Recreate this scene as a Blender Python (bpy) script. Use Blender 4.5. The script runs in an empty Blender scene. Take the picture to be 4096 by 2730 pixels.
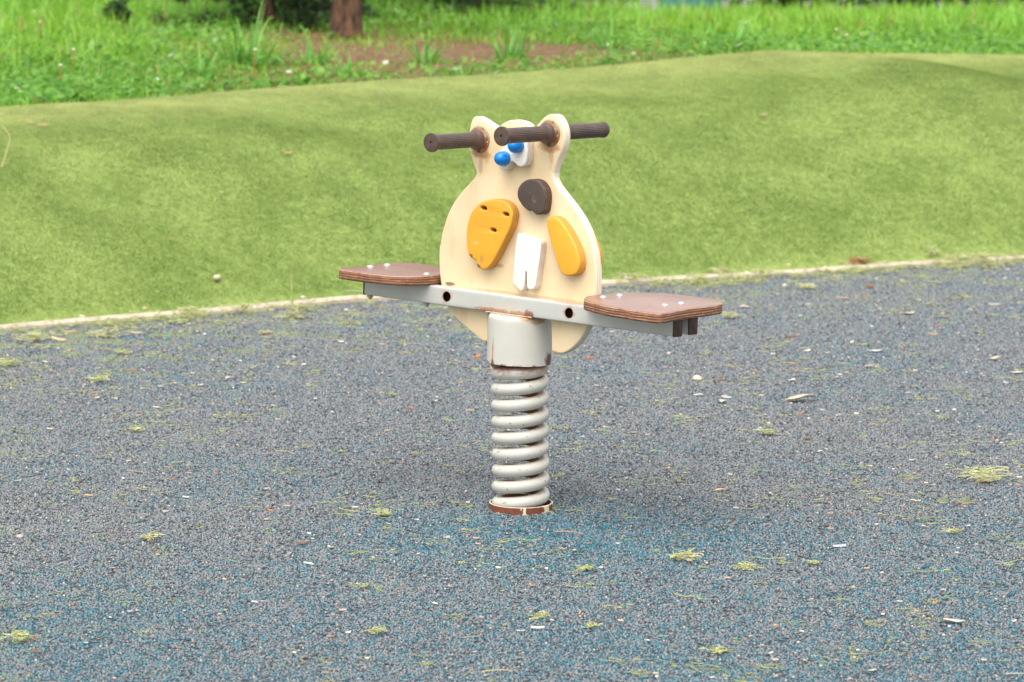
import bpy, bmesh, math, random
import numpy as np
EXPOSURE=1.0
QT,QL,QC=1300000,150000,26000
out=DATA={"panel":[[-0.1134,0.8446],[-0.1272,0.8492],[-0.134,0.8504],[-0.1407,0.8484],[-0.1464,0.8411],[-0.1507,0.8272],[-0.1528,0.8104],[-0.152,0.7916],[-0.1469,0.7691],[-0.1408,0.7529],[-0.1334,0.7384],[-0.1287,0.7298],[-0.13,0.722],[-0.1351,0.7153],[-0.143,0.7071],[-0.1588,0.6928],[-0.1719,0.6791],[-0.185,0.6643],[-0.198,0.6452],[-0.2082,0.6254],[-0.2156,0.6057],[-0.2217,0.5862],[-0.225,0.5647],[-0.2277,0.5551],[-0.2274,0.5305],[-0.2254,0.506],[-0.2215,0.4817],[-0.213,0.4554],[-0.199,0.4291],[-0.1855,0.4138],[-0.1656,0.3994],[-0.1393,0.3849],[-0.1164,0.3726],[-0.1001,0.3639],[-0.0911,0.3607],[-0.0857,0.3605],[-0.0823,0.3634],[-0.0813,0.3696],[-0.0812,0.3831],[-0.0831,0.427],[-0.084,0.449],[0.0937,0.4491],[0.0947,0.4264],[0.0965,0.3963],[0.0985,0.367],[0.1005,0.3606],[0.1053,0.3579],[0.1129,0.3571],[0.1241,0.3588],[0.1389,0.3644],[0.1516,0.3722],[0.1642,0.3832],[0.1749,0.3946],[0.1836,0.4073],[0.1905,0.4198],[0.1947,0.429],[0.1989,0.4397],[0.2059,0.4667],[0.2091,0.4815],[0.2121,0.4951],[0.2128,0.5147],[0.2124,0.528],[0.2116,0.5413],[0.2101,0.5534],[0.2069,0.5715],[0.203,0.5865],[0.1971,0.6013],[0.1912,0.6157],[0.1833,0.6311],[0.168,0.6522],[0.1514,0.6702],[0.1364,0.6843],[0.12,0.6987],[0.1035,0.7133],[0.0924,0.7247],[0.0867,0.7355],[0.0857,0.7457],[0.0863,0.7482],[0.0921,0.7634],[0.0964,0.774],[0.1018,0.7846],[0.1062,0.7932],[0.1094,0.8009],[0.1117,0.8103],[0.1127,0.8196],[0.1123,0.8287],[0.1106,0.8388],[0.1073,0.8477],[0.1022,0.8565],[0.0971,0.8626],[0.091,0.8681],[0.0849,0.8704],[0.0766,0.8712],[0.0684,0.8697],[0.0602,0.8658],[0.0533,0.8607],[0.0453,0.8531],[0.0356,0.8436],[0.0306,0.8386],[0.0144,0.8399],[0.0089,0.844],[-0.0006,0.848],[-0.014,0.8505],[-0.0274,0.8507],[-0.0408,0.8487],[-0.054,0.8433],[-0.0644,0.8369],[-0.0727,0.8286]],"patch":[[0.0072,0.6949],[0.0081,0.7042],[0.0118,0.7118],[0.0194,0.7201],[0.0298,0.7263],[0.043,0.7299],[0.0562,0.73],[0.0683,0.7259],[0.078,0.7175],[0.0836,0.7087],[0.0862,0.6986],[0.0867,0.6864],[0.0852,0.6739],[0.0829,0.6644],[0.0779,0.6588],[0.0714,0.6562],[0.0648,0.655],[0.0595,0.6555],[0.0554,0.6582],[0.0513,0.6614],[0.0473,0.6622],[0.042,0.6609],[0.0353,0.6632],[0.0243,0.6695],[0.0146,0.679],[0.0097,0.6858]],"ear":[[0.0908,0.6446],[0.0936,0.6509],[0.0996,0.6546],[0.1103,0.6555],[0.1227,0.6523],[0.1354,0.6427],[0.1482,0.6307],[0.1611,0.6152],[0.1725,0.5995],[0.1808,0.5836],[0.1861,0.5674],[0.1861,0.5554],[0.1826,0.5455],[0.1753,0.5376],[0.1618,0.5332],[0.1465,0.5324],[0.1371,0.5362],[0.1307,0.544],[0.1239,0.5565],[0.1171,0.5727],[0.1086,0.5911],[0.0999,0.6119],[0.0937,0.6281]],"cheek":[[-0.1291,0.566],[-0.1318,0.5926],[-0.1302,0.6147],[-0.1246,0.6323],[-0.1173,0.6476],[-0.1051,0.6596],[-0.0897,0.6695],[-0.0711,0.6755],[-0.0523,0.6781],[-0.0334,0.6769],[-0.0175,0.671],[-0.0077,0.6623],[-0.0025,0.6506],[-0.0036,0.6385],[-0.0076,0.6236],[-0.0148,0.6084],[-0.0264,0.5879],[-0.041,0.5623],[-0.0528,0.5441],[-0.0633,0.5309],[-0.071,0.5248],[-0.0803,0.5224],[-0.0899,0.5239],[-0.0976,0.527],[-0.1004,0.5321],[-0.1016,0.5393],[-0.1049,0.5415],[-0.1113,0.5421],[-0.1194,0.5469],[-0.1245,0.5542]],"holes":[[[-0.0765,0.6554],[-0.0771,0.6539],[-0.0789,0.6528],[-0.0816,0.6521],[-0.0849,0.652],[-0.0882,0.6524],[-0.091,0.6534],[-0.0929,0.6548],[-0.0936,0.6563],[-0.093,0.6577],[-0.0912,0.6589],[-0.0885,0.6596],[-0.0852,0.6597],[-0.0819,0.6592],[-0.0791,0.6583],[-0.0772,0.6569]],[[-0.0137,0.6477],[-0.0142,0.6463],[-0.016,0.6451],[-0.0187,0.6444],[-0.022,0.6443],[-0.0252,0.6447],[-0.028,0.6457],[-0.0299,0.6471],[-0.0306,0.6486],[-0.03,0.65],[-0.0282,0.6512],[-0.0255,0.6519],[-0.0223,0.652],[-0.019,0.6515],[-0.0163,0.6506],[-0.0144,0.6492]],[[-0.0475,0.6102],[-0.0481,0.6088],[-0.0499,0.6076],[-0.0526,0.6069],[-0.0558,0.6068],[-0.0591,0.6072],[-0.0619,0.6082],[-0.0638,0.6095],[-0.0645,0.6111],[-0.0639,0.6125],[-0.0621,0.6137],[-0.0594,0.6144],[-0.0562,0.6145],[-0.0529,0.614],[-0.0501,0.6131],[-0.0482,0.6117]]],"tooth":[[0.0085,0.6067],[0.0115,0.6099],[0.0177,0.6105],[0.0319,0.6077],[0.0507,0.6039],[0.0679,0.6002],[0.0736,0.5971],[0.0754,0.5913],[0.0749,0.5804],[0.0728,0.5585],[0.0691,0.5364],[0.0663,0.5168],[0.0638,0.5021],[0.061,0.4958],[0.0556,0.4921],[0.0447,0.4922],[0.0409,0.4949],[0.0397,0.4997],[0.0382,0.5189],[0.0375,0.528],[0.0362,0.5291],[0.0351,0.5277],[0.0336,0.5111],[0.0321,0.4965],[0.0293,0.4889],[0.0232,0.4859],[0.0168,0.4881],[0.0056,0.495],[0.0,0.5005],[-0.0012,0.5076],[0.0007,0.5345],[0.0026,0.5638],[0.0053,0.5883]],"eyeplate":[[-0.048,0.7512],[-0.052,0.7633],[-0.05,0.778],[-0.0417,0.7859],[-0.0366,0.7915],[-0.0275,0.7984],[-0.0191,0.8094],[-0.0117,0.8223],[0.0014,0.8285],[0.0147,0.8285],[0.0243,0.822],[0.0303,0.8071],[0.0324,0.7887],[0.0316,0.7763],[0.0294,0.7659],[0.0245,0.7572],[0.0153,0.7534],[0.0059,0.7553],[-0.001,0.7596],[-0.0078,0.7628],[-0.0123,0.762],[-0.0155,0.757],[-0.0193,0.7515],[-0.0257,0.7448],[-0.0336,0.7416],[-0.0404,0.7429],[-0.0446,0.7463]],"eyes":[[-0.0287,0.7689],[0.0075,0.7995]],"backear":[[0.168,0.6207],[0.176,0.6168],[0.1844,0.6058],[0.19,0.597],[0.195,0.5882],[0.1974,0.5782],[0.1982,0.57],[0.1975,0.5617],[0.1919,0.555],[0.179,0.5527],[0.1656,0.5586],[0.1595,0.5766],[0.1586,0.5971],[0.1618,0.6129]],"seatR":[[0.2491,-0.0956],[0.2263,-0.0656],[0.2113,-0.0367],[0.2105,-0.0124],[0.209,0.0186],[0.2084,0.0487],[0.2124,0.0672],[0.2323,0.101],[0.258,0.1275],[0.2902,0.1455],[0.3308,0.1524],[0.3777,0.1507],[0.4181,0.1452],[0.4326,0.1409],[0.4528,0.1198],[0.4697,0.0943],[0.4755,0.0656],[0.4796,0.0155],[0.4793,-0.0429],[0.4878,-0.0977],[0.4946,-0.1355],[0.4915,-0.1516],[0.4646,-0.1541],[0.431,-0.1539],[0.3929,-0.1481],[0.3563,-0.1445],[0.3257,-0.1344],[0.2922,-0.1209],[0.2662,-0.1084]],"seatL":[[-0.4226,-0.1211],[-0.4355,-0.1044],[-0.4406,-0.0906],[-0.4376,-0.0534],[-0.4347,-0.0076],[-0.4412,0.0327],[-0.4413,0.066],[-0.4396,0.0939],[-0.4275,0.1085],[-0.4001,0.1189],[-0.3589,0.1215],[-0.335,0.1215],[-0.3,0.112],[-0.262,0.088],[-0.238,0.05],[-0.2275,0.015],[-0.227,-0.0102],[-0.2263,-0.0489],[-0.2327,-0.0741],[-0.2452,-0.0924],[-0.2699,-0.1128],[-0.3161,-0.1251],[-0.3718,-0.127],[-0.4042,-0.1231]],"flanges":[[-0.12217914370943415,0.801499581003591],[0.07292477982826262,0.8302448581887538]],"kerb":[[-1.646,2.397],[-1.456,2.53],[-1.194,2.692],[-0.902,2.885],[-0.787,2.96],[-0.506,3.14],[-0.03,3.393],[0.437,3.6],[0.705,3.735],[1.015,3.881],[1.347,4.054],[1.596,4.179],[1.941,4.348]],"phi":0.4982,"kerb_em":[[-0.301,2.892],[-0.07,2.918],[0.237,2.935],[0.586,2.965],[0.723,2.976],[1.056,3.0],[1.595,2.995],[2.104,2.954],[2.404,2.944],[2.746,2.924],[3.12,2.918],[3.399,2.909],[3.783,2.892]],"crest":[[0.338,0.4506],[0.6,0.4524],[0.989,0.4554],[1.377,0.4664],[1.598,0.4739],[2.162,0.4899],[2.655,0.5027],[2.884,0.5133],[2.994,0.52],[3.123,0.5279],[3.237,0.5338],[3.43,0.5418],[3.554,0.538],[3.694,0.5302],[3.875,0.5181],[4.542,0.4863],[4.996,0.4688]],"items":[["stone",-0.89,3.064,0.0277,"pale","",0.212,0.414],["stalk",-0.677,3.134,0.0586,"straw","up",0.285,0.429],["stalk",-1.455,3.589,0.0348,"straw","up",0.042,0.24],["stalk",-1.563,3.459,0.1274,"straw","up",0.002,0.249],["chip",-1.528,3.894,0.0248,"tan","",0.03,0.185],["chip",-1.485,3.859,0.0348,"tan","",0.042,0.189],["chip",-0.729,3.859,0.0294,"tan","",0.281,0.23],["chip",0.788,4.654,0.0263,"tan","",0.746,0.174],["chip",-1.037,3.199,0.0103,"orange","",0.166,0.356],["chip",-1.084,2.844,0.0243,"straw","",0.14,0.454],["stalk",-1.083,2.839,0.0229,"straw","up",0.14,0.456],["stalk",-0.503,3.219,0.0664,"white","",0.344,0.429],["stalk",-0.55,3.234,0.0296,"straw","",0.328,0.417],["stone",-1.247,2.724,0.0184,"pale","",0.081,0.467],["stone",-0.643,3.124,0.019,"white","",0.296,0.438],["stone",0.319,3.574,0.038,"white","",0.613,0.412],["stalk",0.666,3.794,0.0348,"straw","up",0.721,0.394],["stone",0.691,3.749,0.02,"white","",0.729,0.402],["stone",0.942,3.899,0.0156,"white","",0.806,0.393],["chip",0.823,3.864,0.0233,"straw","",0.769,0.389],["tuft",1.048,3.959,0.0743,"rusty","",0.837,0.389],["tuft",1.297,4.109,0.0554,"green","",0.911,0.374],["tuft",0.615,3.739,0.0538,"green","",0.706,0.402],["tuft",-1.337,2.334,0.0754,"green","",0.033,0.503],["tuft",-1.148,2.414,0.0552,"green","",0.104,0.497],["tuft",-1.078,2.114,0.0303,"green","",0.118,0.522],["tuft",-0.949,2.854,0.043,"green","",0.187,0.46],["tuft",-0.801,2.904,0.054,"green","",0.238,0.46],["tuft",-1.359,1.903,0.0528,"green","",0.007,0.539],["tuft",-1.095,1.663,0.0387,"green","",0.095,0.562],["tuft",0.338,3.559,0.0683,"green","",0.619,0.415],["tuft",0.539,3.574,0.0456,"green","",0.684,0.418],["tuft",0.664,3.634,0.0458,"green","",0.723,0.414],["tuft",0.738,3.724,0.0461,"green","",0.745,0.408],["tuft",1.382,4.084,0.0632,"green","",0.938,0.383],["tuft",1.449,4.119,0.0554,"green","",0.957,0.381],["tuft",0.596,2.854,0.0394,"green","",0.713,0.469],["tuft",0.857,3.479,0.0415,"green","",0.788,0.425],["tuft",-0.777,-0.372,0.0314,"green","",0.146,0.793],["tuft",-0.936,-1.328,0.042,"green","",0.018,0.943],["tuft",0.039,-1.098,0.024,"green","",0.528,0.908],["fluff",-0.646,2.804,0.0607,"pale","",0.289,0.468],["fluff",-0.636,2.969,0.0506,"pale","",0.295,0.456],["fluff",-0.717,2.494,0.0243,"white","",0.258,0.492],["leaf",-0.708,2.484,0.0194,"orange","",0.261,0.493],["pebble",-1.226,2.174,0.0108,"tan","",0.067,0.516],["pebble",-1.258,2.224,0.0095,"white","",0.057,0.512],["pebble",-1.021,1.393,0.0138,"grey","",0.113,0.588],["pebble",-0.8,1.718,0.0091,"tan","",0.208,0.558],["pebble",-1.084,1.208,0.0074,"orange","",0.081,0.605],["pebble",-1.235,1.838,0.0105,"tan","",0.05,0.545],["pebble",-1.007,2.614,0.0084,"white","",0.16,0.482],["pebble",0.685,0.883,0.0144,"brown","",0.789,0.646],["pebble",0.97,0.658,0.0094,"tan","",0.914,0.672],["pebble",1.138,0.878,0.012,"tan","",0.974,0.648],["pebble",0.833,1.688,0.0091,"brown","",0.824,0.567],["pebble",-0.746,-0.527,0.0093,"tan","",0.154,0.816],["pebble",-0.868,-1.007,0.0078,"orange","",0.072,0.889],["pebble",-0.64,-1.358,0.0065,"orange","",0.172,0.95],["pebble",-0.768,-1.358,0.0056,"tan","",0.104,0.949],["pebble",0.325,-0.907,0.0088,"brown","",0.67,0.879],["pebble",0.662,-0.802,0.0099,"tan","",0.833,0.864],["pebble",0.487,-1.148,0.0095,"tan","",0.758,0.919],["pebble",0.434,-1.243,0.0085,"tan","",0.733,0.935],["pebble",0.55,-1.483,0.0082,"tan","",0.802,0.978],["pebble",0.75,-1.423,0.0074,"brown","",0.906,0.969],["pebble",-0.023,-0.142,0.0064,"tan","",0.498,0.766],["pebble",0.115,-1.083,0.0087,"tan","",0.566,0.907],["pebble",-1.051,-0.357,0.0199,"grey","",0.019,0.79],["pebble",0.901,2.314,0.0055,"red","",0.832,0.512],["pebble",-0.953,-0.927,0.0098,"rusty","",0.034,0.875],["pebble",1.08,1.313,0.0125,"white","",0.932,0.603],["pebble",0.456,1.753,0.0312,"pale","",0.681,0.559],["pebble",1.048,3.504,0.0257,"brown","",0.849,0.424],["pebble",1.016,3.289,0.0134,"orange","",0.844,0.438],["pebble",-0.119,2.109,0.0202,"orange","",0.466,0.526],["pebble",-0.878,2.724,0.0057,"tan","",0.208,0.474],["pebble",1.039,2.284,0.0136,"brown","",0.882,0.515],["pebble",-0.355,1.358,0.0075,"tan","",0.371,0.593],["pebble",0.381,1.443,0.0076,"tan","",0.657,0.588],["pebble",0.796,3.549,0.0197,"white","",0.767,0.42],["pebble",0.398,2.194,0.0135,"pale","",0.653,0.521],["pebble",0.82,-0.082,0.0065,"brown","",0.879,0.762],["pebble",0.635,-0.537,0.0051,"tan","",0.811,0.824],["chip",-1.123,2.199,0.0135,"tan","",0.105,0.515],["chip",-0.718,1.653,0.0155,"straw","",0.238,0.564],["chip",-0.844,1.243,0.0149,"tan","",0.177,0.603],["chip",-0.899,1.628,0.0077,"orange","",0.168,0.566],["chip",-1.02,1.858,0.0158,"orange","",0.131,0.544],["chip",-1.136,0.948,0.0169,"pale","",0.049,0.632],["chip",-0.954,0.103,0.0199,"tan","",0.087,0.73],["chip",-0.784,0.303,0.0101,"orange","",0.169,0.706],["chip",-0.871,0.118,0.0088,"brown","",0.124,0.729],["chip",-0.89,-1.423,0.0212,"brown","",0.036,0.96],["chip",0.747,2.499,0.0306,"brown","",0.772,0.497],["chip",1.149,2.569,0.0308,"tan","",0.911,0.493],["chip",1.182,2.739,0.0156,"orange","",0.917,0.479],["chip",0.518,1.758,0.0169,"orange","",0.704,0.559],["chip",0.52,1.473,0.0292,"white","",0.71,0.585],["chip",0.837,3.139,0.0191,"white","",0.789,0.449],["chip",1.385,3.154,0.0338,"pale","",0.971,0.449],["chip",1.257,1.733,0.0182,"white","",0.982,0.564],["chip",-0.029,-1.168,0.0143,"tan","",0.493,0.92],["chip",0.033,-1.193,0.0261,"white","",0.525,0.925],["chip",0.115,-1.058,0.0154,"straw","",0.566,0.903],["chip",0.203,-0.387,0.0073,"white","",0.604,0.8],["chip",0.665,-0.402,0.0276,"bluewhite","",0.82,0.804],["chip",0.875,0.103,0.0165,"straw","",0.896,0.738],["chip",0.061,-1.123,0.0086,"white","",0.539,0.913],["chip",-0.431,-0.617,0.028,"white","",0.302,0.831],["chip",-0.808,-1.343,0.0084,"white","",0.084,0.947],["chip",0.183,2.104,0.0235,"orange","",0.576,0.527],["chip",-0.362,-0.012,0.0142,"white","",0.347,0.747],["chip",-0.278,1.283,0.0187,"orange","",0.4,0.601],["chip",-0.128,1.253,0.0211,"tan","",0.459,0.604],["chip",-1.26,2.519,0.0348,"tan","",0.068,0.488],["chip",-1.073,2.494,0.0278,"straw","",0.133,0.491],["chip",-1.273,2.359,0.0618,"straw","",0.057,0.501],["chip",0.615,1.908,0.0132,"tan","",0.737,0.546],["chip",0.413,1.128,0.0147,"tan","",0.674,0.619],["leaf",1.113,2.954,0.0477,"pale","",0.886,0.463],["leaf",0.95,3.254,0.0341,"tan","",0.823,0.441],["leaf",1.208,2.889,0.0316,"pale","",0.92,0.468],["leaf",0.96,2.244,0.034,"white","",0.854,0.518],["leaf",0.921,1.984,0.0266,"pale","",0.848,0.54],["leaf",0.447,1.493,0.0216,"white","",0.681,0.583],["leaf",0.508,1.398,0.0302,"white","",0.707,0.593],["leaf",0.702,1.423,0.0694,"pale","",0.781,0.591],["leaf",0.701,1.748,0.026,"white","",0.773,0.56],["leaf",0.91,2.394,0.0234,"pale","",0.833,0.506],["leaf",0.775,2.234,0.0231,"white","",0.788,0.518],["leaf",0.647,3.054,0.0248,"pale","",0.727,0.454],["leaf",-0.908,1.263,0.0162,"white","",0.153,0.6],["leaf",-0.454,-0.412,0.0219,"brown","",0.296,0.801],["leaf",-0.324,-1.248,0.0094,"white","",0.34,0.932],["leaf",-1.131,0.268,0.0112,"white","",0.018,0.709],["leaf",-0.825,-0.677,0.0091,"white","",0.11,0.838],["leaf",-0.517,-0.992,0.0126,"white","",0.249,0.888],["leaf",-0.499,-0.982,0.0068,"white","",0.258,0.887],["leaf",-0.167,-0.987,0.0146,"white","",0.424,0.889],["leaf",0.001,-1.228,0.0161,"white","",0.508,0.93],["leaf",0.702,0.708,0.0118,"white","",0.801,0.666],["leaf",0.861,-0.187,0.0139,"white","",0.902,0.776],["leaf",0.83,-1.118,0.0345,"white","",0.931,0.916],["leaf",0.64,-1.528,0.0082,"white","",0.852,0.988],["leaf",0.445,0.203,0.0257,"tan","",0.704,0.723],["leaf",0.333,0.468,0.0206,"tan","",0.651,0.691],["leaf",-0.757,1.703,0.0259,"pale","",0.224,0.559],["leaf",1.273,2.124,0.0269,"pale","",0.972,0.529],["leaf",1.306,1.893,0.0296,"pale","",0.994,0.549],["leaf",-1.266,1.959,0.0172,"white","",0.043,0.534],["leaf",0.956,-0.177,0.0075,"white","",0.945,0.775],["fluff",-0.926,0.928,0.0265,"pale","",0.133,0.635],["fluff",-0.273,-1.243,0.0264,"pale","",0.367,0.932],["fluff",0.136,-1.178,0.019,"white","",0.578,0.923],["fluff",0.136,-0.652,0.0233,"white","",0.574,0.839],["fluff",0.593,0.943,0.0337,"green","",0.75,0.64],["fluff",1.05,0.343,0.0849,"green","",0.962,0.709],["fluff",0.336,-0.547,0.0492,"green","",0.668,0.824],["fluff",0.46,-0.637,0.0325,"pale","",0.729,0.838],["fluff",0.917,-0.252,0.0233,"tan","",0.931,0.785],["fluff",0.365,-1.388,0.0277,"green","",0.7,0.961],["fluff",0.6,-0.577,0.0133,"white","",0.795,0.83],["fluff",-0.299,-0.102,0.0335,"green","",0.374,0.759],["stalk",-0.848,-0.337,0.0578,"brown","",0.115,0.789],["stalk",-0.04,-1.558,0.0602,"straw","",0.486,0.99],["stalk",0.104,-0.287,0.0634,"tan","",0.557,0.786],["stalk",0.901,-1.553,0.0407,"pale","",0.994,0.993],["stalk",-0.887,2.009,0.0173,"blue","",0.184,0.532],["dandelion",-1.575,5.055,0.0971,"orange","",0.056,0.135],["dandelion",-1.587,5.58,0.0963,"orange","",0.069,0.11],["dandelion",-1.82,6.575,0.1029,"orange","",0.037,0.07],["dandelion",1.168,6.705,0.0754,"orange","",0.814,0.07],["dandelion",1.213,6.74,0.052,"orange","",0.825,0.069],["dandelion",1.278,6.865,0.0381,"orange","",0.839,0.066],["dandelion",-0.946,5.515,0.0872,"orange","",0.247,0.106],["dandelion",1.737,9.161,0.0654,"orange","",0.901,0.037]]}
KERB=out['kerb_em']; CREST=out['crest']; PHI=out['phi']
EX=(math.cos(PHI),math.sin(PHI))
def kerb_m(e): return np.interp(e,[k[0] for k in KERB],[k[1] for k in KERB])
def crest_z(e): return np.interp(e,[k[0] for k in CREST],[k[1] for k in CREST])
def smooth(a,b,x):
    t=np.clip((x-a)/(b-a),0,1); return t*t*(3-2*t)
DC=1.65
BUMPS=[(2.3,.75,.30,.22,-.018),(3.0,.9,.25,.25,.020),(3.35,1.12,.22,.20,-.030),(3.8,.95,.30,.30,.018),(4.3,1.1,.35,.25,-.014),(1.2,.8,.4,.25,.018),(.5,.6,.3,.3,-.015),(1.8,.45,.4,.2,.012),(3.6,.5,.3,.18,-.012),(2.7,.4,.3,.2,-.010)]
def slope_z(e,d):
    p=2.3+1.3*smooth(2.9,3.9,e)
    t=np.clip((d-.05)/(DC-.05),0,1)
    z=.010+(crest_z(e)-.010)*(1-(1-t)**p)
    w=np.sin(np.pi*t)**.7
    for be,bd,se,sd,h in BUMPS:
        z=z+1.15*h*w*np.exp(-((e-be)/se)**2-((d-bd)/sd)**2)
    z=z+.011*w*(np.sin(e*5.1+d*3)+np.sin(e*2.3-d*6.2+1)+.6*np.sin(e*9.7+d*8.1))
    return z
def lawn_z(x,y,e,d):
    z=crest_z(e)-.008-.010*smooth(0,.06,d-DC)+.012*np.sin(e*2.1)*np.sin(d*1.7)
    z=z+(.48-crest_z(e))*smooth(DC,DC+2,d)
    drop=smooth(-.6,.4,x)*np.clip(y-7.4,0,99)*.05+np.clip(y-10,0,99)*.06
    return z-np.minimum(drop,.55)
def height(x,y):
    e=x*np.cos(PHI)+y*np.sin(PHI); m=-x*np.sin(PHI)+y*np.cos(PHI)
    d=m-kerb_m(e)
    return np.where(d<0,0.0,np.where(d<DC,slope_z(e,d),lawn_z(x,y,e,d)))
from mathutils import Vector, Matrix
rnd=random.Random(7); rng=np.random.default_rng(11)
scene=bpy.context.scene
COL=scene.collection
PI=math.pi
# ------------------------------------------------------------------ camera
CAM=dict(f=16511.46,pitch=.1524228,D=8.848432,H=1.731238,roll=.0061924,yaw=-.0024644)
cd=bpy.data.cameras.new('camera'); cam=bpy.data.objects.new('camera',cd); COL.objects.link(cam)
cy,sy=math.cos(CAM['yaw']),math.sin(CAM['yaw']); cp,sp=math.cos(CAM['pitch']),math.sin(CAM['pitch'])
fw=Vector((sy*cp,cy*cp,-sp)); rt=Vector((cy,-sy,0)); up=rt.cross(fw)
cr,sr=math.cos(CAM['roll']),math.sin(CAM['roll'])
R2=rt*cr+up*sr; U2=-rt*sr+up*cr
m=Matrix((R2,U2,-fw)).transposed().to_4x4(); m.translation=Vector((0,-CAM['D'],CAM['H']))
cam.matrix_world=m
cd.sensor_width=36; cd.lens=CAM['f']/4096*36; cd.clip_start=.1; cd.clip_end=2000
cd.dof.use_dof=True; cd.dof.focus_distance=8.75; cd.dof.aperture_fstop=cd.lens/1000/.0185
scene.camera=cam
# ------------------------------------------------------------------ light
w=bpy.data.worlds.new('World'); scene.world=w; w.use_nodes=True
nt=w.node_tree; bg=nt.nodes['Background']
sky=nt.nodes.new('ShaderNodeTexSky'); sky.sky_type='NISHITA'; sky.sun_disc=False
SUN_EL,SUN_AZ=math.radians(66),math.radians(196)   # azimuth clockwise from +Y
sky.sun_elevation=SUN_EL; sky.sun_rotation=SUN_AZ; sky.air_density=1.0; sky.dust_density=3.0; sky.ozone_density=.4
hs=nt.nodes.new('ShaderNodeHueSaturation'); hs.inputs['Saturation'].default_value=.18
nt.links.new(sky.outputs[0],hs.inputs['Color']); nt.links.new(hs.outputs[0],bg.inputs['Color'])
bg.inputs['Strength'].default_value=.15
ld=bpy.data.lights.new('sun','SUN'); ld.energy=1.5; ld.angle=math.radians(72); ld.color=(1,.95,.86)
sun=bpy.data.objects.new('sun',ld); COL.objects.link(sun)
sd=Vector((math.sin(SUN_AZ)*math.cos(SUN_EL),math.cos(SUN_AZ)*math.cos(SUN_EL),math.sin(SUN_EL)))
sun.rotation_euler=sd.to_track_quat('Z','Y').to_euler(); sun.location=(0,0,6)
vs=scene.view_settings; vs.view_transform='Standard'; vs.look='None'; vs.gamma=1; vs.exposure=EXPOSURE
scene.cycles.use_denoising=True
# ------------------------------------------------------------------ material helpers
class G:
    def __init__(s,name):
        s.m=bpy.data.materials.new(name); s.m.use_nodes=True; s.nt=s.m.node_tree; s.b=s.nt.nodes['Principled BSDF']; s.out=s.nt.nodes['Material Output']
        s.tc=None
    def n(s,t,**k):
        x=s.nt.nodes.new(t)
        for a,b in k.items(): setattr(x,a,b)
        return x
    def L(s,a,b): s.nt.links.new(a,b)
    def obj(s):
        if not s.tc: s.tc=s.n('ShaderNodeTexCoord')
        return s.tc.outputs['Object']
    def map(s,vec,scale=(1,1,1),loc=(0,0,0),rot=(0,0,0)):
        x=s.n('ShaderNodeMapping'); x.inputs['Scale'].default_value=scale; x.inputs['Location'].default_value=loc; x.inputs['Rotation'].default_value=rot
        s.L(vec,x.inputs[0]); return x.outputs[0]
    def noise(s,vec,scale,detail=3,rough=.55,dist=0):
        x=s.n('ShaderNodeTexNoise'); x.inputs['Scale'].default_value=scale; x.inputs['Detail'].default_value=detail; x.inputs['Roughness'].default_value=rough; x.inputs['Distortion'].default_value=dist
        s.L(vec,x.inputs['Vector']); return x.outputs['Fac']
    def math(s,op,a,b=None,c=None,clamp=False):
        x=s.n('ShaderNodeMath',operation=op,use_clamp=clamp)
        for i,v in enumerate((a,b,c)):
            if v is None: continue
            if isinstance(v,(int,float)): x.inputs[i].default_value=v
            else: s.L(v,x.inputs[i])
        return x.outputs[0]
    def step(s,v,a,b,lo=0,hi=1):
        x=s.n('ShaderNodeMapRange',interpolation_type='SMOOTHSTEP'); s.L(v,x.inputs[0])
        for i,q in enumerate((a,b,lo,hi)): x.inputs[i+1].default_value=q
        return x.outputs[0]
    def mix(s,f,a,b):
        x=s.n('ShaderNodeMix',data_type='RGBA')
        if isinstance(f,(int,float)): x.inputs[0].default_value=f
        else: s.L(f,x.inputs[0])
        for i,v in ((6,a),(7,b)):
            if isinstance(v,tuple): x.inputs[i].default_value=(*v,1)
            else: s.L(v,x.inputs[i])
        return x.outputs[2]
    def base(s,c): 
        if isinstance(c,tuple): s.b.inputs['Base Color'].default_value=(*c,1)
        else: s.L(c,s.b.inputs['Base Color'])
    def rough(s,v):
        if isinstance(v,(int,float)): s.b.inputs['Roughness'].default_value=v
        else: s.L(v,s.b.inputs['Roughness'])
    def bump(s,h,strength=.5,dist=.001,chain=None):
        x=s.n('ShaderNodeBump'); x.inputs['Strength'].default_value=strength; x.inputs['Distance'].default_value=dist
        s.L(h,x.inputs['Height'])
        if chain is not None: s.L(chain,x.inputs['Normal'])
        s.L(x.outputs[0],s.b.inputs['Normal']); return x.outputs[0]
    def sep(s,v):
        x=s.n('ShaderNodeSeparateXYZ'); s.L(v,x.inputs[0]); return x.outputs
    def blob(s,vec,c,r,amp=.5,nscale=60,soft=.35):
        """mask of a stain: an ellipsoid round c with radii r, edge broken by noise"""
        a=s.n('ShaderNodeVectorMath',operation='SUBTRACT'); s.L(vec,a.inputs[0]); a.inputs[1].default_value=c
        d=s.n('ShaderNodeVectorMath',operation='DIVIDE'); s.L(a.outputs[0],d.inputs[0]); d.inputs[1].default_value=r
        l=s.n('ShaderNodeVectorMath',operation='LENGTH'); s.L(d.outputs[0],l.inputs[0])
        nz=s.noise(vec,nscale,4,.65)
        v=s.math('ADD',l.outputs['Value'],s.math('MULTIPLY',s.math('SUBTRACT',nz,.5),amp*4))
        return s.step(v,1+soft,1-soft)
    def maxm(s,L):
        r=L[0]
        for x in L[1:]: r=s.math('MAXIMUM',r,x)
        return r
RUST=(.22,.065,.018)
RUSTO=(.42,.17,.045)
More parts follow.
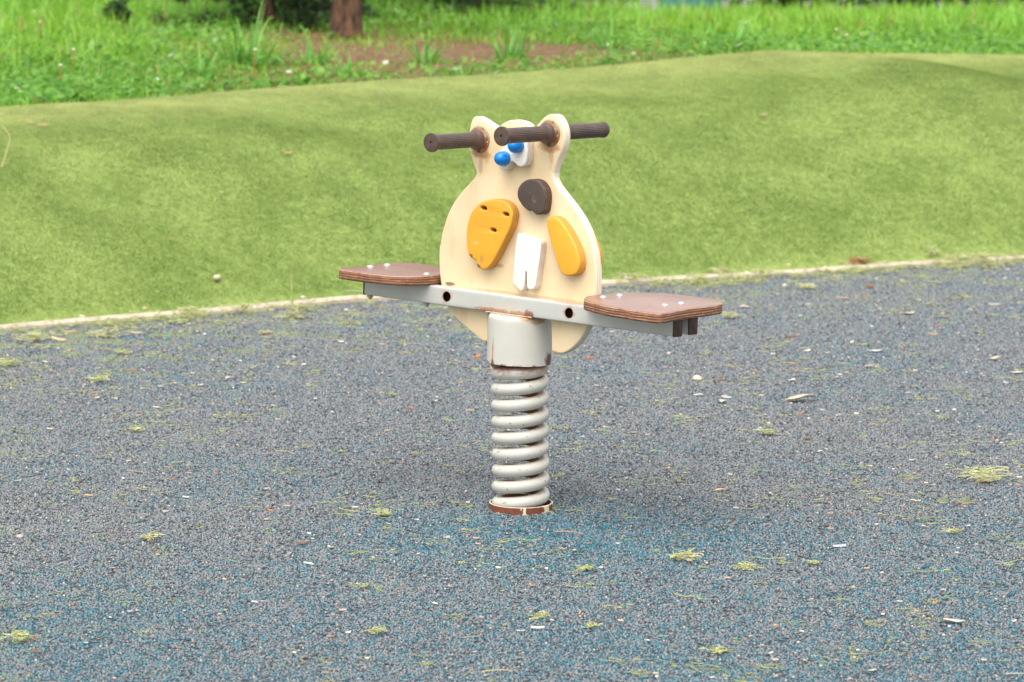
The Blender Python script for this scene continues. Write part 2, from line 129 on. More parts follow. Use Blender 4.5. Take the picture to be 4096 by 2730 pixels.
def paint_mat(name,col,rough=.45,stains=(),grain=True,grainscale=(90,90,6),chips=None,wear=0):
    g=G(name); v=g.obj()
    n1=g.noise(g.map(v,(3,3,3)),4,3); n2=g.noise(g.map(v,grainscale),3,3)
    c=g.mix(g.step(n1,.35,.7),tuple(x*1.03 for x in col),tuple(x*y for x,y in zip(col,(.95,.92,.86))))
    if grain: c=g.mix(g.step(n2,.58,.78,0,.4),c,tuple(x*y for x,y in zip(col,(.80,.70,.60))))
    speck=g.step(g.noise(v,210,2),.72,.76,0,.6)
    c=g.mix(speck,c,tuple(x*.35 for x in col))
    for (cc,r,k,colr) in stains:
        c=g.mix(g.math('MULTIPLY',g.blob(v,cc,r),k),c,colr)
    if wear:
        c=g.mix(g.step(g.noise(v,45,4,.7),.68-wear*.1,.74,0,.8),c,chips or (.5,.4,.3))
    g.base(c); g.rough(rough)
    h=g.math('ADD',g.noise(v,240,3),g.math('MULTIPLY',n2,1.4))
    g.bump(h,.35,.0007)
    return g.m
def ply_mat(name,col,dark,axis,period=.0042,amount=.6,rough=.6,pale=None,paleamt=0,worn=None):
    """painted plywood edge: plies run as fine ridges across the thickness"""
    g=G(name); v=g.obj(); x=g.sep(v)[axis]
    wob=g.math('MULTIPLY',g.noise(v,30,2),.0012)
    ph=g.math('MULTIPLY',g.math('ADD',x,wob),2*PI/period)
    s=g.math('SINE',ph)
    nz=g.noise(g.map(v,(30,30,30)),1.5,3,.7)
    ln=g.step(s,.15,.85)
    k=g.math('MULTIPLY',g.math('MULTIPLY',ln,g.step(nz,.38,.52)),amount)
    c=g.mix(g.step(g.noise(v,9,3),.3,.7),col,tuple(q*.88 for q in col))
    c=g.mix(k,c,dark)
    if pale: c=g.mix(g.math('MULTIPLY',g.step(g.math('MULTIPLY',s,-1),.3,.9),g.step(g.noise(g.map(v,(12,12,90)),3,4,.7),.50,.62,0,paleamt)),c,pale)
    if worn: c=g.mix(g.math('MULTIPLY',g.step(x,worn[0]-worn[1],worn[0]-.0008),g.step(g.noise(v,40,4,.7),.40,.55,.25,.95)),c,(.62,.44,.36))
    g.base(c); g.rough(rough); g.bump(g.math('ADD',g.math('MULTIPLY',s,-.6),nz),.5,.0008)
    return g.m
CREAM=(.80,.625,.395)
def cream_mat():
    st=[]
    for (fx,fz) in DATA['flanges']:
        st.append(((fx+.003,-.012,fz-.030),(.024,.02,.010),.75,RUSTO))
        st.append(((fx+.006,-.012,fz-.046),(.006,.02,.026),.40,RUSTO))
        st.append(((fx+.0,-.012,fz-.000),(.033,.02,.033),.18,(.55,.30,.12)))
    st+= [((-.1,-.012,.765),(.006,.02,.016),.35,RUSTO),((-.06,-.012,.758),(.004,.02,.012),.75,RUST),
          ((-.195,-.012,.478),(.013,.02,.004),.9,(.20,.10,.06)),
          ((.05,-.012,.475),(.16,.02,.004),.55,(.62,.36,.17)),
          ((-.065,-.012,.532),(.02,.02,.004),.45,(.30,.13,.05)),
          ((.10,-.012,.36),(.03,.02,.003),.6,(.30,.13,.05)),((-.088,-.012,.362),(.02,.02,.003),.6,(.30,.13,.05)),
          ((-.19,-.012,.56),(.01,.02,.03),.12,(.35,.25,.16)),((-.15,-.012,.42),(.012,.02,.03),.18,(.45,.30,.16))]
    return paint_mat('cream_paint',CREAM,.42,st)
M={}
M['cream']=cream_mat()
M['cream_edge']=ply_mat('cream_edge',(.84,.74,.59),(.52,.36,.24),1,.0060,.55)
M['orange']=paint_mat('orange_paint',(.82,.40,.035),.36,[((-.118,-.036,.548),(.006,.01,.005),.9,RUST),((-.095,-.036,.528),(.006,.01,.006),.9,RUST),((-.085,-.036,.545),(.006,.01,.010),.6,(.50,.25,.08)),((-.105,-.036,.578),(.008,.01,.003),.4,(.80,.60,.45))],grainscale=(70,70,70))
M['orange_edge']=ply_mat('orange_edge',(.72,.32,.035),(.30,.22,.07),1,.0060,.7)
M['white']=paint_mat('white_wood_paint',(.82,.78,.72),.5,[],grainscale=(150,150,7),wear=.35,chips=(.62,.42,.34))
M['white_edge']=ply_mat('white_wood_edge',(.78,.72,.65),(.60,.43,.35),1,.0060,.75)
M['brown']=paint_mat('dark_weathered_paint',(.085,.060,.048),.45,[],grainscale=(150,150,7),wear=1.0,chips=(.21,.17,.15))
M['brown_edge']=ply_mat('dark_weathered_edge',(.09,.05,.033),(.03,.018,.014),1,.0060,.8,pale=(.30,.20,.15),paleamt=.7)
M['blue']=paint_mat('blue_plastic',(.0,.20,.66),.22,[],grain=False)
def seat_top():
    g=G('seat_brown_film'); v=g.obj()
    n=g.noise(g.map(v,(1,2.2,1)),9,4,.6); n2=g.noise(g.map(v,(14,60,14)),6,4,.7)
    c=g.mix(g.step(n,.35,.68),(.26,.10,.050),(.175,.068,.032))
    c=g.mix(g.step(n2,.52,.72,0,.55),c,(.36,.215,.155))
    g.base(c); g.rough(g.step(n2,.3,.8,.30,.5)); g.b.inputs['Specular IOR Level'].default_value=.6; g.b.inputs['Coat Weight'].default_value=.5; g.b.inputs['Coat Roughness'].default_value=.22
    g.bump(n2,.5,.0009); return g.m
M['seat']=seat_top()
M['seat_edge']=ply_mat('seat_ply_edge',(.27,.115,.055),(.055,.02,.012),2,.0054,.8,pale=(.50,.31,.19),paleamt=1.,worn=(.4957,.0042))
def grey_mat(name,col,rough,metal=0,extra=None,specks=.70):
    g=G(name); v=g.obj()
    n1=g.noise(v,14,4); c=g.mix(g.step(n1,.35,.7),col,tuple(x*.93 for x in col))
    ch=g.step(g.noise(v,95,3,.6),specks,specks+.025)
    c=g.mix(g.math('MULTIPLY',g.step(g.noise(v,95,3,.6),specks-.03,specks),.5),c,(.55,.33,.2))
    c=g.mix(ch,c,(.10,.035,.02))
    if extra: c=extra(g,v,c)
    g.base(c); g.rough(rough); g.b.inputs['Metallic'].default_value=metal
    g.bump(g.noise(v,160,3),.12,.0006); return g.m
def beam_extra(g,v,c):
    for cc,r,k,col in [((-.045,-.04,.4375),(.045,.01,.0055),.85,RUSTO),((.03,-.04,.4365),(.035,.01,.006),.8,RUSTO),((.055,-.04,.436),(.012,.01,.012),.8,RUST),((-.02,-.04,.447),(.06,.01,.010),.18,(.60,.42,.25)),
                       ((-.178,-.04,.4535),(.0135,.01,.0135),.7,RUSTO),((.1656,-.04,.4535),(.0135,.01,.0135),.7,RUSTO),
                       ((.17,-.03,.4735),(.05,.02,.0015),.5,RUSTO)]:
        c=g.mix(g.math('MULTIPLY',g.blob(v,cc,r,.45,110),k),c,col)
    return c
M['beam']=grey_mat('beam_grey_paint',(.57,.56,.52),.38,.15,beam_extra,.76)
M['rust']=paint_mat('rusty_metal',(.07,.022,.010),.8,[],grain=True,grainscale=(80,80,80))
def collar_extra(g,v,c):
    z=g.sep(v)[2]; nz=g.noise(v,50,4,.7)
    low=g.step(g.math('ADD',z,g.math('MULTIPLY',g.math('SUBTRACT',nz,.5),.035)),.3275,.3235)
    c=g.mix(g.math('MULTIPLY',low,.9),c,RUST)
    streak=g.noise(g.map(v,(110,110,5)),1.0,4,.7)
    c=g.mix(g.math('MULTIPLY',g.step(streak,.63,.72),g.step(z,.42,.33,0,.55)),c,(.55,.32,.15))
    for cc,r,k,col in [((.066,.019,.336),(.010,.016,.015),.95,(.11,.03,.015)),((-.0195,-.067,.350),(.0025,.01,.030),.8,RUSTO),((-.0195,-.067,.330),(.005,.01,.006),.9,RUST),
                       ((.0655,-.0246,.424),(.016,.022,.007),.8,(.35,.2,.1)),((.050,-.043,.429),(.016,.012,.005),.75,RUSTO),((.02,-.055,.4312),(.05,.012,.003),.3,RUSTO)]:
        c=g.mix(g.math('MULTIPLY',g.blob(v,cc,r,.5,90),k),c,col)
    return c
M['collar']=grey_mat('collar_grey_paint',(.56,.54,.48),.45,0,collar_extra,.77)
def spring_extra(g,v,c):
    x=g.sep(v); rr=g.math('SQRT',g.math('ADD',g.math('MULTIPLY',x[0],x[0]),g.math('MULTIPLY',x[1],x[1])))
    nz=g.noise(v,60,4,.65)
    inner=g.step(g.math('ADD',rr,g.math('MULTIPLY',g.math('SUBTRACT',nz,.5),.010)),.0505,.044)
    halo=g.step(g.math('ADD',rr,g.math('MULTIPLY',g.math('SUBTRACT',nz,.5),.012)),.0600,.0495)
    c=g.mix(g.math('MULTIPLY',halo,.55),c,(.58,.42,.28))
    c=g.mix(g.math('MULTIPLY',inner,.8),c,(.33,.15,.075))
    low=g.step(g.math('ADD',x[2],g.math('MULTIPLY',g.math('SUBTRACT',nz,.5),.02)),.0135,.010)
    c=g.mix(low,c,(.16,.05,.025))
    tp=g.step(g.math('ADD',x[2],g.math('MULTIPLY',g.math('SUBTRACT',g.noise(v,30,4,.7),.5),.06)),.302,.324)
    c=g.mix(g.math('MULTIPLY',tp,.75),c,RUST)
    return c
M['spring']=grey_mat('spring_grey_paint',(.53,.52,.465),.28,0,spring_extra,.675)
def ring_mat():
    g=G('ring_peeling_paint'); v=g.obj(); n=g.noise(g.map(v,(1,1,.6)),26,3,.6)
    z=g.sep(v)[2]
    c=g.mix(g.step(g.noise(v,120,3),.3,.7),(.20,.055,.022),(.13,.035,.018))
    p=g.step(g.math('ADD',n,g.step(z,.006,.0,0,.10)),.585,.605)
    top=g.step(z,.0158,.0168)
    c=g.mix(g.math('MAXIMUM',p,g.math('MULTIPLY',top,.8)),c,(.66,.58,.44))
    c=g.mix(g.step(g.noise(v,90,4,.7),.60,.68,0,.7),c,RUSTO)
    g.base(c); g.rough(.7); g.bump(g.math('ADD',n,g.math('MULTIPLY',p,.5)),.5,.0015); return g.m
M['ring']=ring_mat()
def rubber_grip():
    g=G('grip_dark_rubber'); v=g.obj(); s=g.sep(v)
    th=g.math('ARCTAN2',s[1],s[0])
    a=g.math('SINE',g.math('ADD',g.math('MULTIPLY',th,14),g.math('MULTIPLY',s[2],950)))
    b=g.math('SINE',g.math('SUBTRACT',g.math('MULTIPLY',th,14),g.math('MULTIPLY',s[2],950)))
    k=g.math('MULTIPLY',g.math('MULTIPLY',a,b),g.math('MULTIPLY',g.step(s[2],.035,.042),g.step(s[2],.150,.138)))
    c=g.mix(g.step(g.noise(v,50,4),.35,.7),(.070,.042,.033),(.105,.068,.056))
    g.base(c); g.rough(.36); g.bump(k,.8,.0012); return g.m
M['grip']=rubber_grip()
def flange_mat():
    g=G('flange_corroded_steel'); v=g.obj(); n=g.noise(v,70,4,.7)
    c=g.mix(g.step(n,.42,.60),(.33,.27,.19),(.30,.11,.03)); c=g.mix(g.step(g.noise(v,130,3),.62,.7),c,(.08,.04,.02))
    g.base(c); g.rough(.6); g.b.inputs['Metallic'].default_value=.35; g.bump(n,.5,.001); return g.m
M['flange']=flange_mat()
M['cap']=paint_mat('end_cap_brown_plastic',(.065,.032,.027),.45,[],grain=False)
g=G('zinc_steel'); g.base((.55,.56,.58)); g.rough(.42); g.b.inputs['Metallic'].default_value=.75; M['zinc']=g.m
g=G('rusty_nut'); v=g.obj(); g.base(g.mix(g.step(g.noise(v,150,3),.4,.6),(.45,.42,.38),(.28,.10,.04))); g.rough(.6); g.b.inputs['Metallic'].default_value=.3; M['nut']=g.m
def vmat(name,rough=.6,trans=.0,spec=.5,bumpn=0,mul=1):
    """surface that takes its own colour from the mesh (each blade, leaf or granule has one)"""
    g=G(name); a=g.n('ShaderNodeAttribute',attribute_name='tint')
    c=a.outputs['Color']; g.base(c); g.rough(rough); g.b.inputs['Specular IOR Level'].default_value=spec
    if bumpn: g.bump(g.noise(g.obj(),bumpn,3),.5,.001)
    if trans:
        t=g.n('ShaderNodeBsdfTranslucent'); g.L(c,t.inputs[0]); mx=g.n('ShaderNodeMixShader'); mx.inputs[0].default_value=trans
        g.L(g.b.outputs[0],mx.inputs[1]); g.L(t.outputs[0],mx.inputs[2]); g.L(mx.outputs[0],g.out.inputs[0])
    return g.m
M['blade']=vmat('grass_blade',.38,.45,.5)
M['turf_fibre']=vmat('turf_fibre',.8,.5,.1)
M['litter']=vmat('litter',.7,0,.3,300)
M['fibre']=vmat('loose_fibre',.6,.2,.3)
M['needle']=vmat('needle',.5,.2,.3)
# ------------------------------------------------------------------ object helpers
def link(o,parent=None):
    COL.objects.link(o)
    if parent: o.parent=parent
    return o
def tag(o,label=None,cat=None,group=None,kind=None):
    if label: o['label']=label
    if cat: o['category']=cat
    if group: o['group']=group
    if kind: o['kind']=kind
    return o
def empty(name,loc=(0,0,0)):
    o=bpy.data.objects.new(name,None); o.empty_display_size=.05; o.location=loc; COL.objects.link(o); return o
def mesh_obj(name,V,F,mats,parent=None,smooth=None,tint=None,mw=None,loc=None,midx=None):
    me=bpy.data.meshes.new(name)
    V=np.asarray(V,dtype=np.float32)
    if isinstance(F,np.ndarray):
        nf,k=F.shape; me.vertices.add(len(V)); me.vertices.foreach_set('co',V.ravel())
        me.loops.add(nf*k); me.loops.foreach_set('vertex_index',F.ravel().astype(np.int32))
        me.polygons.add(nf); me.polygons.foreach_set('loop_start',np.arange(0,nf*k,k,dtype=np.int32)); me.update(calc_edges=True)
    else: me.from_pydata([tuple(map(float,v)) for v in V],[],F); me.update()
    for q in (mats if isinstance(mats,(list,tuple)) else [mats]): me.materials.append(q)
    if midx is not None: me.polygons.foreach_set('material_index',np.asarray(midx,dtype=np.int32))
    if tint is not None:
        at=me.color_attributes.new('tint','FLOAT_COLOR','POINT')
        c=np.ones((len(V),4),dtype=np.float32); c[:,:3]=tint; at.data.foreach_set('color',c.ravel())
    if smooth is not None:
        me.polygons.foreach_set('use_smooth',np.ones(len(me.polygons),dtype=bool))
        if smooth: me.set_sharp_from_angle(angle=math.radians(smooth))
    o=bpy.data.objects.new(name,me); link(o,parent)
    if mw is not None: o.matrix_local=mw
    if loc is not None: o.location=loc
    return o
def catmull(P,n=4,closed=True):
    P=[Vector(p) for p in P]; N=len(P); out=[]
    for i in range(N):
        p0,p1,p2,p3=P[i-1],P[i],P[(i+1)%N],P[(i+2)%N]
        l=(p2-p1).length; k=n if l>.004 else 2
        for j in range(k):
            t=j/k
            out.append(.5*((2*p1)+(p2-p0)*t+(2*p0-5*p1+4*p2-p3)*t*t+(3*p1-p0-3*p2+p3)*t**3))
    return [(v[0],v[1]) for v in out]
def dedupe(P,e=.0006):
    o=[P[0]]
    for p in P[1:]:
        if math.dist(p,o[-1])>e: o.append(p)
    return o
def soften(P,rad,step=.0015):
    # resample evenly and average: rounds off corners to about rad
    Q=np.array(list(P)+[P[0]]); L=np.concatenate([[0],np.cumsum(np.hypot(*np.diff(Q,axis=0).T))]); n=int(L[-1]/step); t=np.linspace(0,L[-1],n,endpoint=False)
    R_=np.stack([np.interp(t,L,Q[:,0]),np.interp(t,L,Q[:,1])],1); k=max(1,int(rad/step)); o=np.zeros_like(R_); ws=0
    for i in range(-k,k+1):
        w_=1-abs(i)/(k+1); o+=w_*np.roll(R_,i,axis=0); ws+=w_
    return [tuple(q) for q in o/ws]
def plate(name,outline,thick,bev,mats,plane,centre,parent,mw,holes=(),smooth=True,rad=.0028):
    """rounded plate cut to an outline. plane 'xz': centre = y of the middle; plane 'xy': centre = z"""
    cu=bpy.data.curves.new(name,'CURVE'); cu.dimensions='2D'; cu.fill_mode='BOTH'
    cu.extrude=thick/2-bev; cu.bevel_depth=bev; cu.bevel_resolution=3; cu.offset=-bev
    for L in [soften(dedupe(catmull(outline)),rad)]+[list(h) for h in holes]:
        sp=cu.splines.new('POLY'); sp.points.add(len(L)-1)
        for i,p in enumerate(L): sp.points[i].co=(p[0],p[1],0,1)
        sp.use_cyclic_u=True
    tmp=bpy.data.objects.new('tmp',cu); COL.objects.link(tmp)
    dg=bpy.context.evaluated_depsgraph_get(); me=bpy.data.meshes.new_from_object(tmp.evaluated_get(dg))
    bpy.data.objects.remove(tmp); bpy.data.curves.remove(cu)
    bm=bmesh.new(); bm.from_mesh(me); bmesh.ops.remove_doubles(bm,verts=bm.verts,dist=1e-5)
    for v in bm.verts:
        x,y,z=v.co
        v.co=(x,-z+centre,y) if plane=='xz' else (x,y,z+centre)
    bmesh.ops.recalc_face_normals(bm,faces=bm.faces)
    ax=1 if plane=='xz' else 2
    for f in bm.faces: f.material_index=0 if abs(f.normal[ax])>.80 else 1; f.smooth=True
    me.materials.clear(); me.name=name
    for q in mats: me.materials.append(q)
    bm.to_mesh(me); bm.free()
    me.set_sharp_from_angle(angle=math.radians(50))
    o=bpy.data.objects.new(name,me); link(o,parent); o.matrix_local=mw; return o
def lathe(prof,n=32,cap=True):
    V=[];F=[]
    for r,z in prof:
        for i in range(n):
            a=2*PI*i/n; V.append((r*math.cos(a),r*math.sin(a),z))
    for j in range(len(prof)-1):
        for i in range(n):
            k=(i+1)%n; F.append((j*n+i,j*n+k,(j+1)*n+k,(j+1)*n+i))
    if cap:
        if prof[0][0]>0: F.append(tuple(range(n))[::-1])
        if prof[-1][0]>0: F.append(tuple((len(prof)-1)*n+i for i in range(n)))
    return V,F
def tube_along(P,r,n=8,caps=True):
    P=[Vector(p) for p in P]; V=[];F=[]; N=len(P)
    rs=r if isinstance(r,(list,tuple)) else [r]*N
    nrm=None
    for i,p in enumerate(P):
        t=(P[min(i+1,N-1)]-P[max(i-1,0)]).normalized()
        if nrm is None: nrm=t.orthogonal().normalized()
        nrm=(nrm-t*nrm.dot(t)).normalized(); b=t.cross(nrm)
        for k in range(n):
            a=2*PI*k/n; V.append(p+(nrm*math.cos(a)+b*math.sin(a))*rs[i])
    for i in range(N-1):
        for k in range(n):
            q=(k+1)%n; F.append((i*n+k,i*n+q,(i+1)*n+q,(i+1)*n+k))
    if caps: F.append(tuple(range(n))[::-1]); F.append(tuple((N-1)*n+k for k in range(n)))
    return V,F
def merge(parts):
    V=[];F=[]
    for v,f in parts:
        b=len(V); V+=[tuple(x) for x in v]; F+=[tuple(i+b for i in q) for q in f]
    return V,F
# ------------------------------------------------------------------ the seesaw
a,tu,tn,ox=.6886166,-.0075458,-.0336144,-.0054812
u=Vector((math.cos(a),-math.sin(a),0)); nn=Vector((-math.sin(a),-math.cos(a),0)); zz=Vector((0,0,1))
def rotv(v,k,t): return v*math.cos(t)+k.cross(v)*math.sin(t)+k*k.dot(v)*(1-math.cos(t))
T=lambda v:rotv(rotv(v,nn,tu),u,tn)
X,Y,Z=T(u),-T(nn),T(zz); O=Vector((ox,0,.35))-.35*Z
UP=Matrix((X,Y,Z)).transposed().to_4x4(); UP.translation=O
ID=Matrix.Identity(4)
toy=empty('spring_seesaw'); tag(toy,'cream wooden animal shaped spring seesaw with two brown seats on a rusty coil spring','spring seesaw')
T2=.012
panel=plate('animal_panel',DATA['panel'],.024,.0035,[M['cream'],M['cream_edge']],'xz',0,toy,UP)
def face_piece(name,key,th,mats,holes=(),bev=.004,back=False):
    pl=DATA[key]; c=(T2+th/2-.0005)*(1 if back else -1)
    return plate(name,pl,th+.001,bev,mats,'xz',c,panel,ID,holes)
panel_children=[]
o=face_piece('nose_patch','patch',.024,[M['brown'],M['brown_edge']]); o['label']='dark brown weathered rounded nose piece'
o=face_piece('wooden_ear','ear',.024,[M['orange'],M['orange_edge']]); o['label']='narrow orange ear piece on the right'
o=face_piece('wooden_cheek','cheek',.024,[M['orange'],M['orange_edge']],DATA['holes']); o['label']='broad orange piece with three oval holes'
# the bottom of the three oval holes is the panel itself; dark discs on it paint in the recess shade
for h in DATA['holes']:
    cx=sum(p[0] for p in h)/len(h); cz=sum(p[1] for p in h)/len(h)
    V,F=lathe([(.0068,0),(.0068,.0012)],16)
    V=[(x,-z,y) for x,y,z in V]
    mesh_obj('hole_shade',V,F,M['rust'],o,mw=Matrix.Translation((cx,-T2-.0005,cz)))
o=face_piece('wooden_tooth','tooth',.020,[M['white'],M['white_edge']],bev=.003); o['label']='white piece slit like two front teeth'
face_piece('eye_plate','eyeplate',.024,[M['white'],M['white_edge']])
o=face_piece('wooden_ear','backear',.018,[M['orange'],M['orange_edge']],back=True); o['label']='orange ear piece on the far side'
for ex,ez in DATA['eyes']:
    prof=[(.0155,0),(.0160,.004),(.0162,.010),(.0155,.0155),(.0140,.0200),(.0120,.0232),(.0112,.0243),(.0108,.0240),(.0100,.0246),(.0080,.0266),(.0050,.0282),(.0022,.0290),(0.0001,.0292)]
    V,F=lathe(prof,36); V=[(x,-z,y) for x,y,z in V]
    mesh_obj('eyeball',V,F,M['blue'],panel,smooth=60,mw=Matrix.Translation((ex,-T2-.0235,ez)))
# grips
def grip_prof(broken=False):
    p=[(.0001,.0075),(.0205,.0075),(.0222,.0095),(.0225,.0130),(.0215,.0165),(.0195,.0195),(.0180,.0230),(.0170,.0285),(.0166,.034),(.0166,.1500),(.0172,.1530)]
    if broken: p+=[(.0176,.1560),(.0178,.1600),(.0165,.1630),(.0130,.1648),(.0001,.1650)]
    else: p+=[(.0200,.1548),(.0208,.1565),(.0210,.1590),(.0208,.1615),(.0200,.1630),(.0180,.1632),(.0035,.1632),(.0032,.1600),(.0001,.1600)]
    return p
for side in (-1,1):
    for i,(fx,fz) in enumerate(DATA['flanges']):
        V,F=lathe(grip_prof(side==1 and i==1),40)
        R=Matrix.Rotation(PI/2,4,'X') if side==-1 else Matrix.Rotation(-PI/2,4,'X')
        mw=UP@Matrix.Translation((fx,side*T2,fz))@R
        h=mesh_obj('handle',V,F,M['grip'],toy,smooth=35,mw=mw)
        fl=lathe([(.0292,0),(.0292,.0012),(.0282,.0030),(.0272,.0036),(.0235,.0040),(.0225,.0070),(.0222,.0085)],40)
        mesh_obj('flange',*fl,M['flange'],h,smooth=35)
        for k in range(3):
            an=PI*(.5+2*k/3)+.35
            V,F=lathe([(.0030,0),(.0030,.0010),(.0022,.0018),(.0010,.0019),(.0001,.0008)],12)
            mesh_obj('screw',V,F,M['flange'],h,smooth=35,mw=Matrix.Translation((.0253*math.cos(an),.0253*math.sin(an),.0034)))
# beams: hollow tubes with two access holes in the outer wall
def rrect(w,h,r,n=4):
    P=[]
    for cx,cz,a0 in ((w/2-r,h/2-r,0),(-w/2+r,h/2-r,PI/2),(-w/2+r,-h/2+r,PI),(w/2-r,-h/2+r,1.5*PI)):
        for k in range(n+1):
            t=a0+PI/2*k/n; P.append((cx+r*math.cos(t),cz+r*math.sin(t)))
    return P
BX0,BX1,BZ0,BZ1=-.4178,.4452,.4332,.4735
BZ=(BZ0+BZ1)/2
def beam(side):
    yc=side*.0262
    Po=rrect(.028,BZ1-BZ0,.0032); Pi=rrect(.0225,BZ1-BZ0-.0055,.0012)
    n=len(Po); V=[];F=[];mi=[]
    for x in (BX0,BX1):
        for P in (Po,Pi):
            V+=[(x,yc+p[0],BZ+p[1]) for p in P]
    for k in range(n):
        q=(k+1)%n
        F.append((k,q,2*n+q,2*n+k)); mi.append(0)
        F.append((n+k,3*n+k,3*n+q,n+q)); mi.append(1)
        F.append((k,n+k,n+q,q)); mi.append(0)
        F.append((2*n+k,2*n+q,3*n+q,3*n+k)); mi.append(0)
    b=mesh_obj('beam',V,F,[M['beam'],M['rust']],toy,mw=UP,midx=mi)
    bm=bmesh.new(); bm.from_mesh(b.data); bmesh.ops.recalc_face_normals(bm,faces=bm.faces); bm.to_mesh(b.data); bm.free()
    cuts=[]
    for hx in (-.1777,.1656):
        V,F=lathe([(.0113,-.012),(.0113,.012)],32); V=[(x,z,y) for x,y,z in V]
        c=mesh_obj('cut',V,F,[M['beam'],M['rust']],None,midx=[1]*len(F))
        bm=bmesh.new(); bm.from_mesh(c.data); bmesh.ops.recalc_face_normals(bm,faces=bm.faces); bm.to_mesh(c.data); bm.free()
        c.matrix_world=UP@Matrix.Translation((hx,side*.0405,.4538)); c.data.transform(Matrix.Scale(.6,4,(0,1,0)))
        md=b.modifiers.new('cut','BOOLEAN'); md.object=c; md.operation='DIFFERENCE'; md.solver='EXACT'; cuts.append(c)
    bpy.context.view_layer.update()
    dg=bpy.context.evaluated_depsgraph_get(); me=bpy.data.meshes.new_from_object(b.evaluated_get(dg))
    b.modifiers.clear(); b.data=me
    for c in cuts: bpy.data.objects.remove(c)
    me.polygons.foreach_set('use_smooth',np.ones(len(me.polygons),dtype=bool)); me.set_sharp_from_angle(angle=math.radians(32))
    for hx in (-.1777,.1656):
        V,F=lathe([(.0045,0),(.0045,.006),(.0030,.0085),(.0001,.009)],6); V=[(x,-side*-z,y) if side==1 else (x,-z,y) for x,y,z in V]
        mesh_obj('bolt_end',V,F,M['zinc'],b,mw=Matrix.Translation((hx+.0075,yc-side*.0112,.4538)))
    for xe,sg in ((BX0,-1),(BX1,1)):
        P=rrect(.0295,BZ1-BZ0+.0015,.0035); P2=rrect(.0245,BZ1-BZ0-.004,.003)
        n=len(P); V=[(xe+sg*.0001,yc+p[0],BZ+p[1]) for p in P]+[(xe+sg*.0035,yc+p[0],BZ+p[1]) for p in P]+[(xe+sg*.0052,yc+p[0],BZ+p[1]) for p in P2]
        F=[(j*n+k,j*n+(k+1)%n,(j+1)*n+(k+1)%n,(j+1)*n+k) for j in range(2) for k in range(n)]+[tuple(range(n))[::-1],tuple(2*n+k for k in range(n))]
        bm=bmesh.new(); vs_=[bm.verts.new(v) for v in V]; [bm.faces.new([vs_[i] for i in f]) for f in F]; bmesh.ops.recalc_face_normals(bm,faces=bm.faces)
        me=bpy.data.meshes.new('end_cap'); bm.to_mesh(me); bm.free(); me.materials.append(M['cap']); me.polygons.foreach_set('use_smooth',np.ones(len(me.polygons),dtype=bool)); me.set_sharp_from_angle(angle=math.radians(40))
        link(bpy.data.objects.new('end_cap',me),b)
    for xb in (-.4129,-.2472,.2472,.4129):
        p1=lathe([(.0001,.0008),(.0072,.0008),(.0072,-.0050),(.0001,-.0050)],6)
        p2=lathe([(.0042,-.004),(.0042,-.0090),(.0030,-.0098),(.0001,-.0100)],12)
        V,F=merge([p1,p2])
        mesh_obj('nut',V,F,M['nut'] if xb<0 else M['zinc'],b,smooth=30,mw=Matrix.Translation((xb,yc,BZ0-.0005)))
    return b
for s in (-1,1): beam(s)
ZS=.4957
for key,sgn in (('seatL',-1),('seatR',1)):
    s=plate('seat',DATA[key],.0215,.0032,[M['seat'],M['seat_edge']],'xy',ZS-.0112,toy,UP,rad=.011)
    for xb in (.2472,.4129):
        for yb in (-.0283,.0283):
            V,F=lathe([(.0084,0),(.0083,.0009),(.0070,.0025),(.0048,.0037),(.0022,.0043),(.0001,.0044)],20)
            mesh_obj('bolt_head',V,F,M['zinc'],s,smooth=60,mw=Matrix.Translation((sgn*xb,yb,ZS-.0006)))
# collar: a capped steel cup the beams are welded to
prof=[(.0001,.4312),(.0620,.4312),(.0665,.4300),(.0690,.4270),(.0698,.4225),(.0700,.415),(.0703,.3254),(.0668,.3254),(.0662,.420),(.0001,.420)]
V,F=lathe(prof,72); mesh_obj('collar',V,F,M['collar'],toy,smooth=40,mw=UP)
V,F=[],[]
wl=[]
for k in range(40):
    x=-.064+.128*k/39; wl.append((x,-.0412-.0006*rnd.random(),.4326+.001*rnd.random()))
V,F=tube_along(wl,[.0010+.0007*rnd.random() for _ in wl],7); mesh_obj('weld_bead',V,F,M['collar'],toy,smooth=60,mw=UP)
# spring
P=[]; turns=9.35; N=int(turns*48); pitch=.0358; th0=PI-2*PI*.30
for i in range(N+1):
    t=i/48-.30
    z=.0155+pitch*t
    if t<0: z=.0155+pitch*t*.35
    if t>8.15: z=.0155+pitch*8.15+pitch*(t-8.15)*.55
    lean=ox*max(0,z)/.35; an=PI+2*PI*t
    P.append((.0496*math.cos(an)+lean,.0496*math.sin(an),z))
V,F=tube_along(P,.0141,20); mesh_obj('coil_spring',V,F,M['spring'],toy,smooth=60)
V,F=lathe([(.0698,-.012),(.0700,.0150),(.0697,.0168),(.0688,.0174),(.0668,.0172),(.0662,.0155),(.0660,-.012)],72,cap=False)
V=[(x*(1+.006*math.sin(3*math.atan2(y,x))),y,z) for x,y,z in V]
mesh_obj('base_ring',V,F,M['ring'],toy,smooth=50)
V,F=lathe([(.0001,.0015),(.0655,.0015)],48,cap=False); mesh_obj('base_plate',V,F,M['rust'],toy)
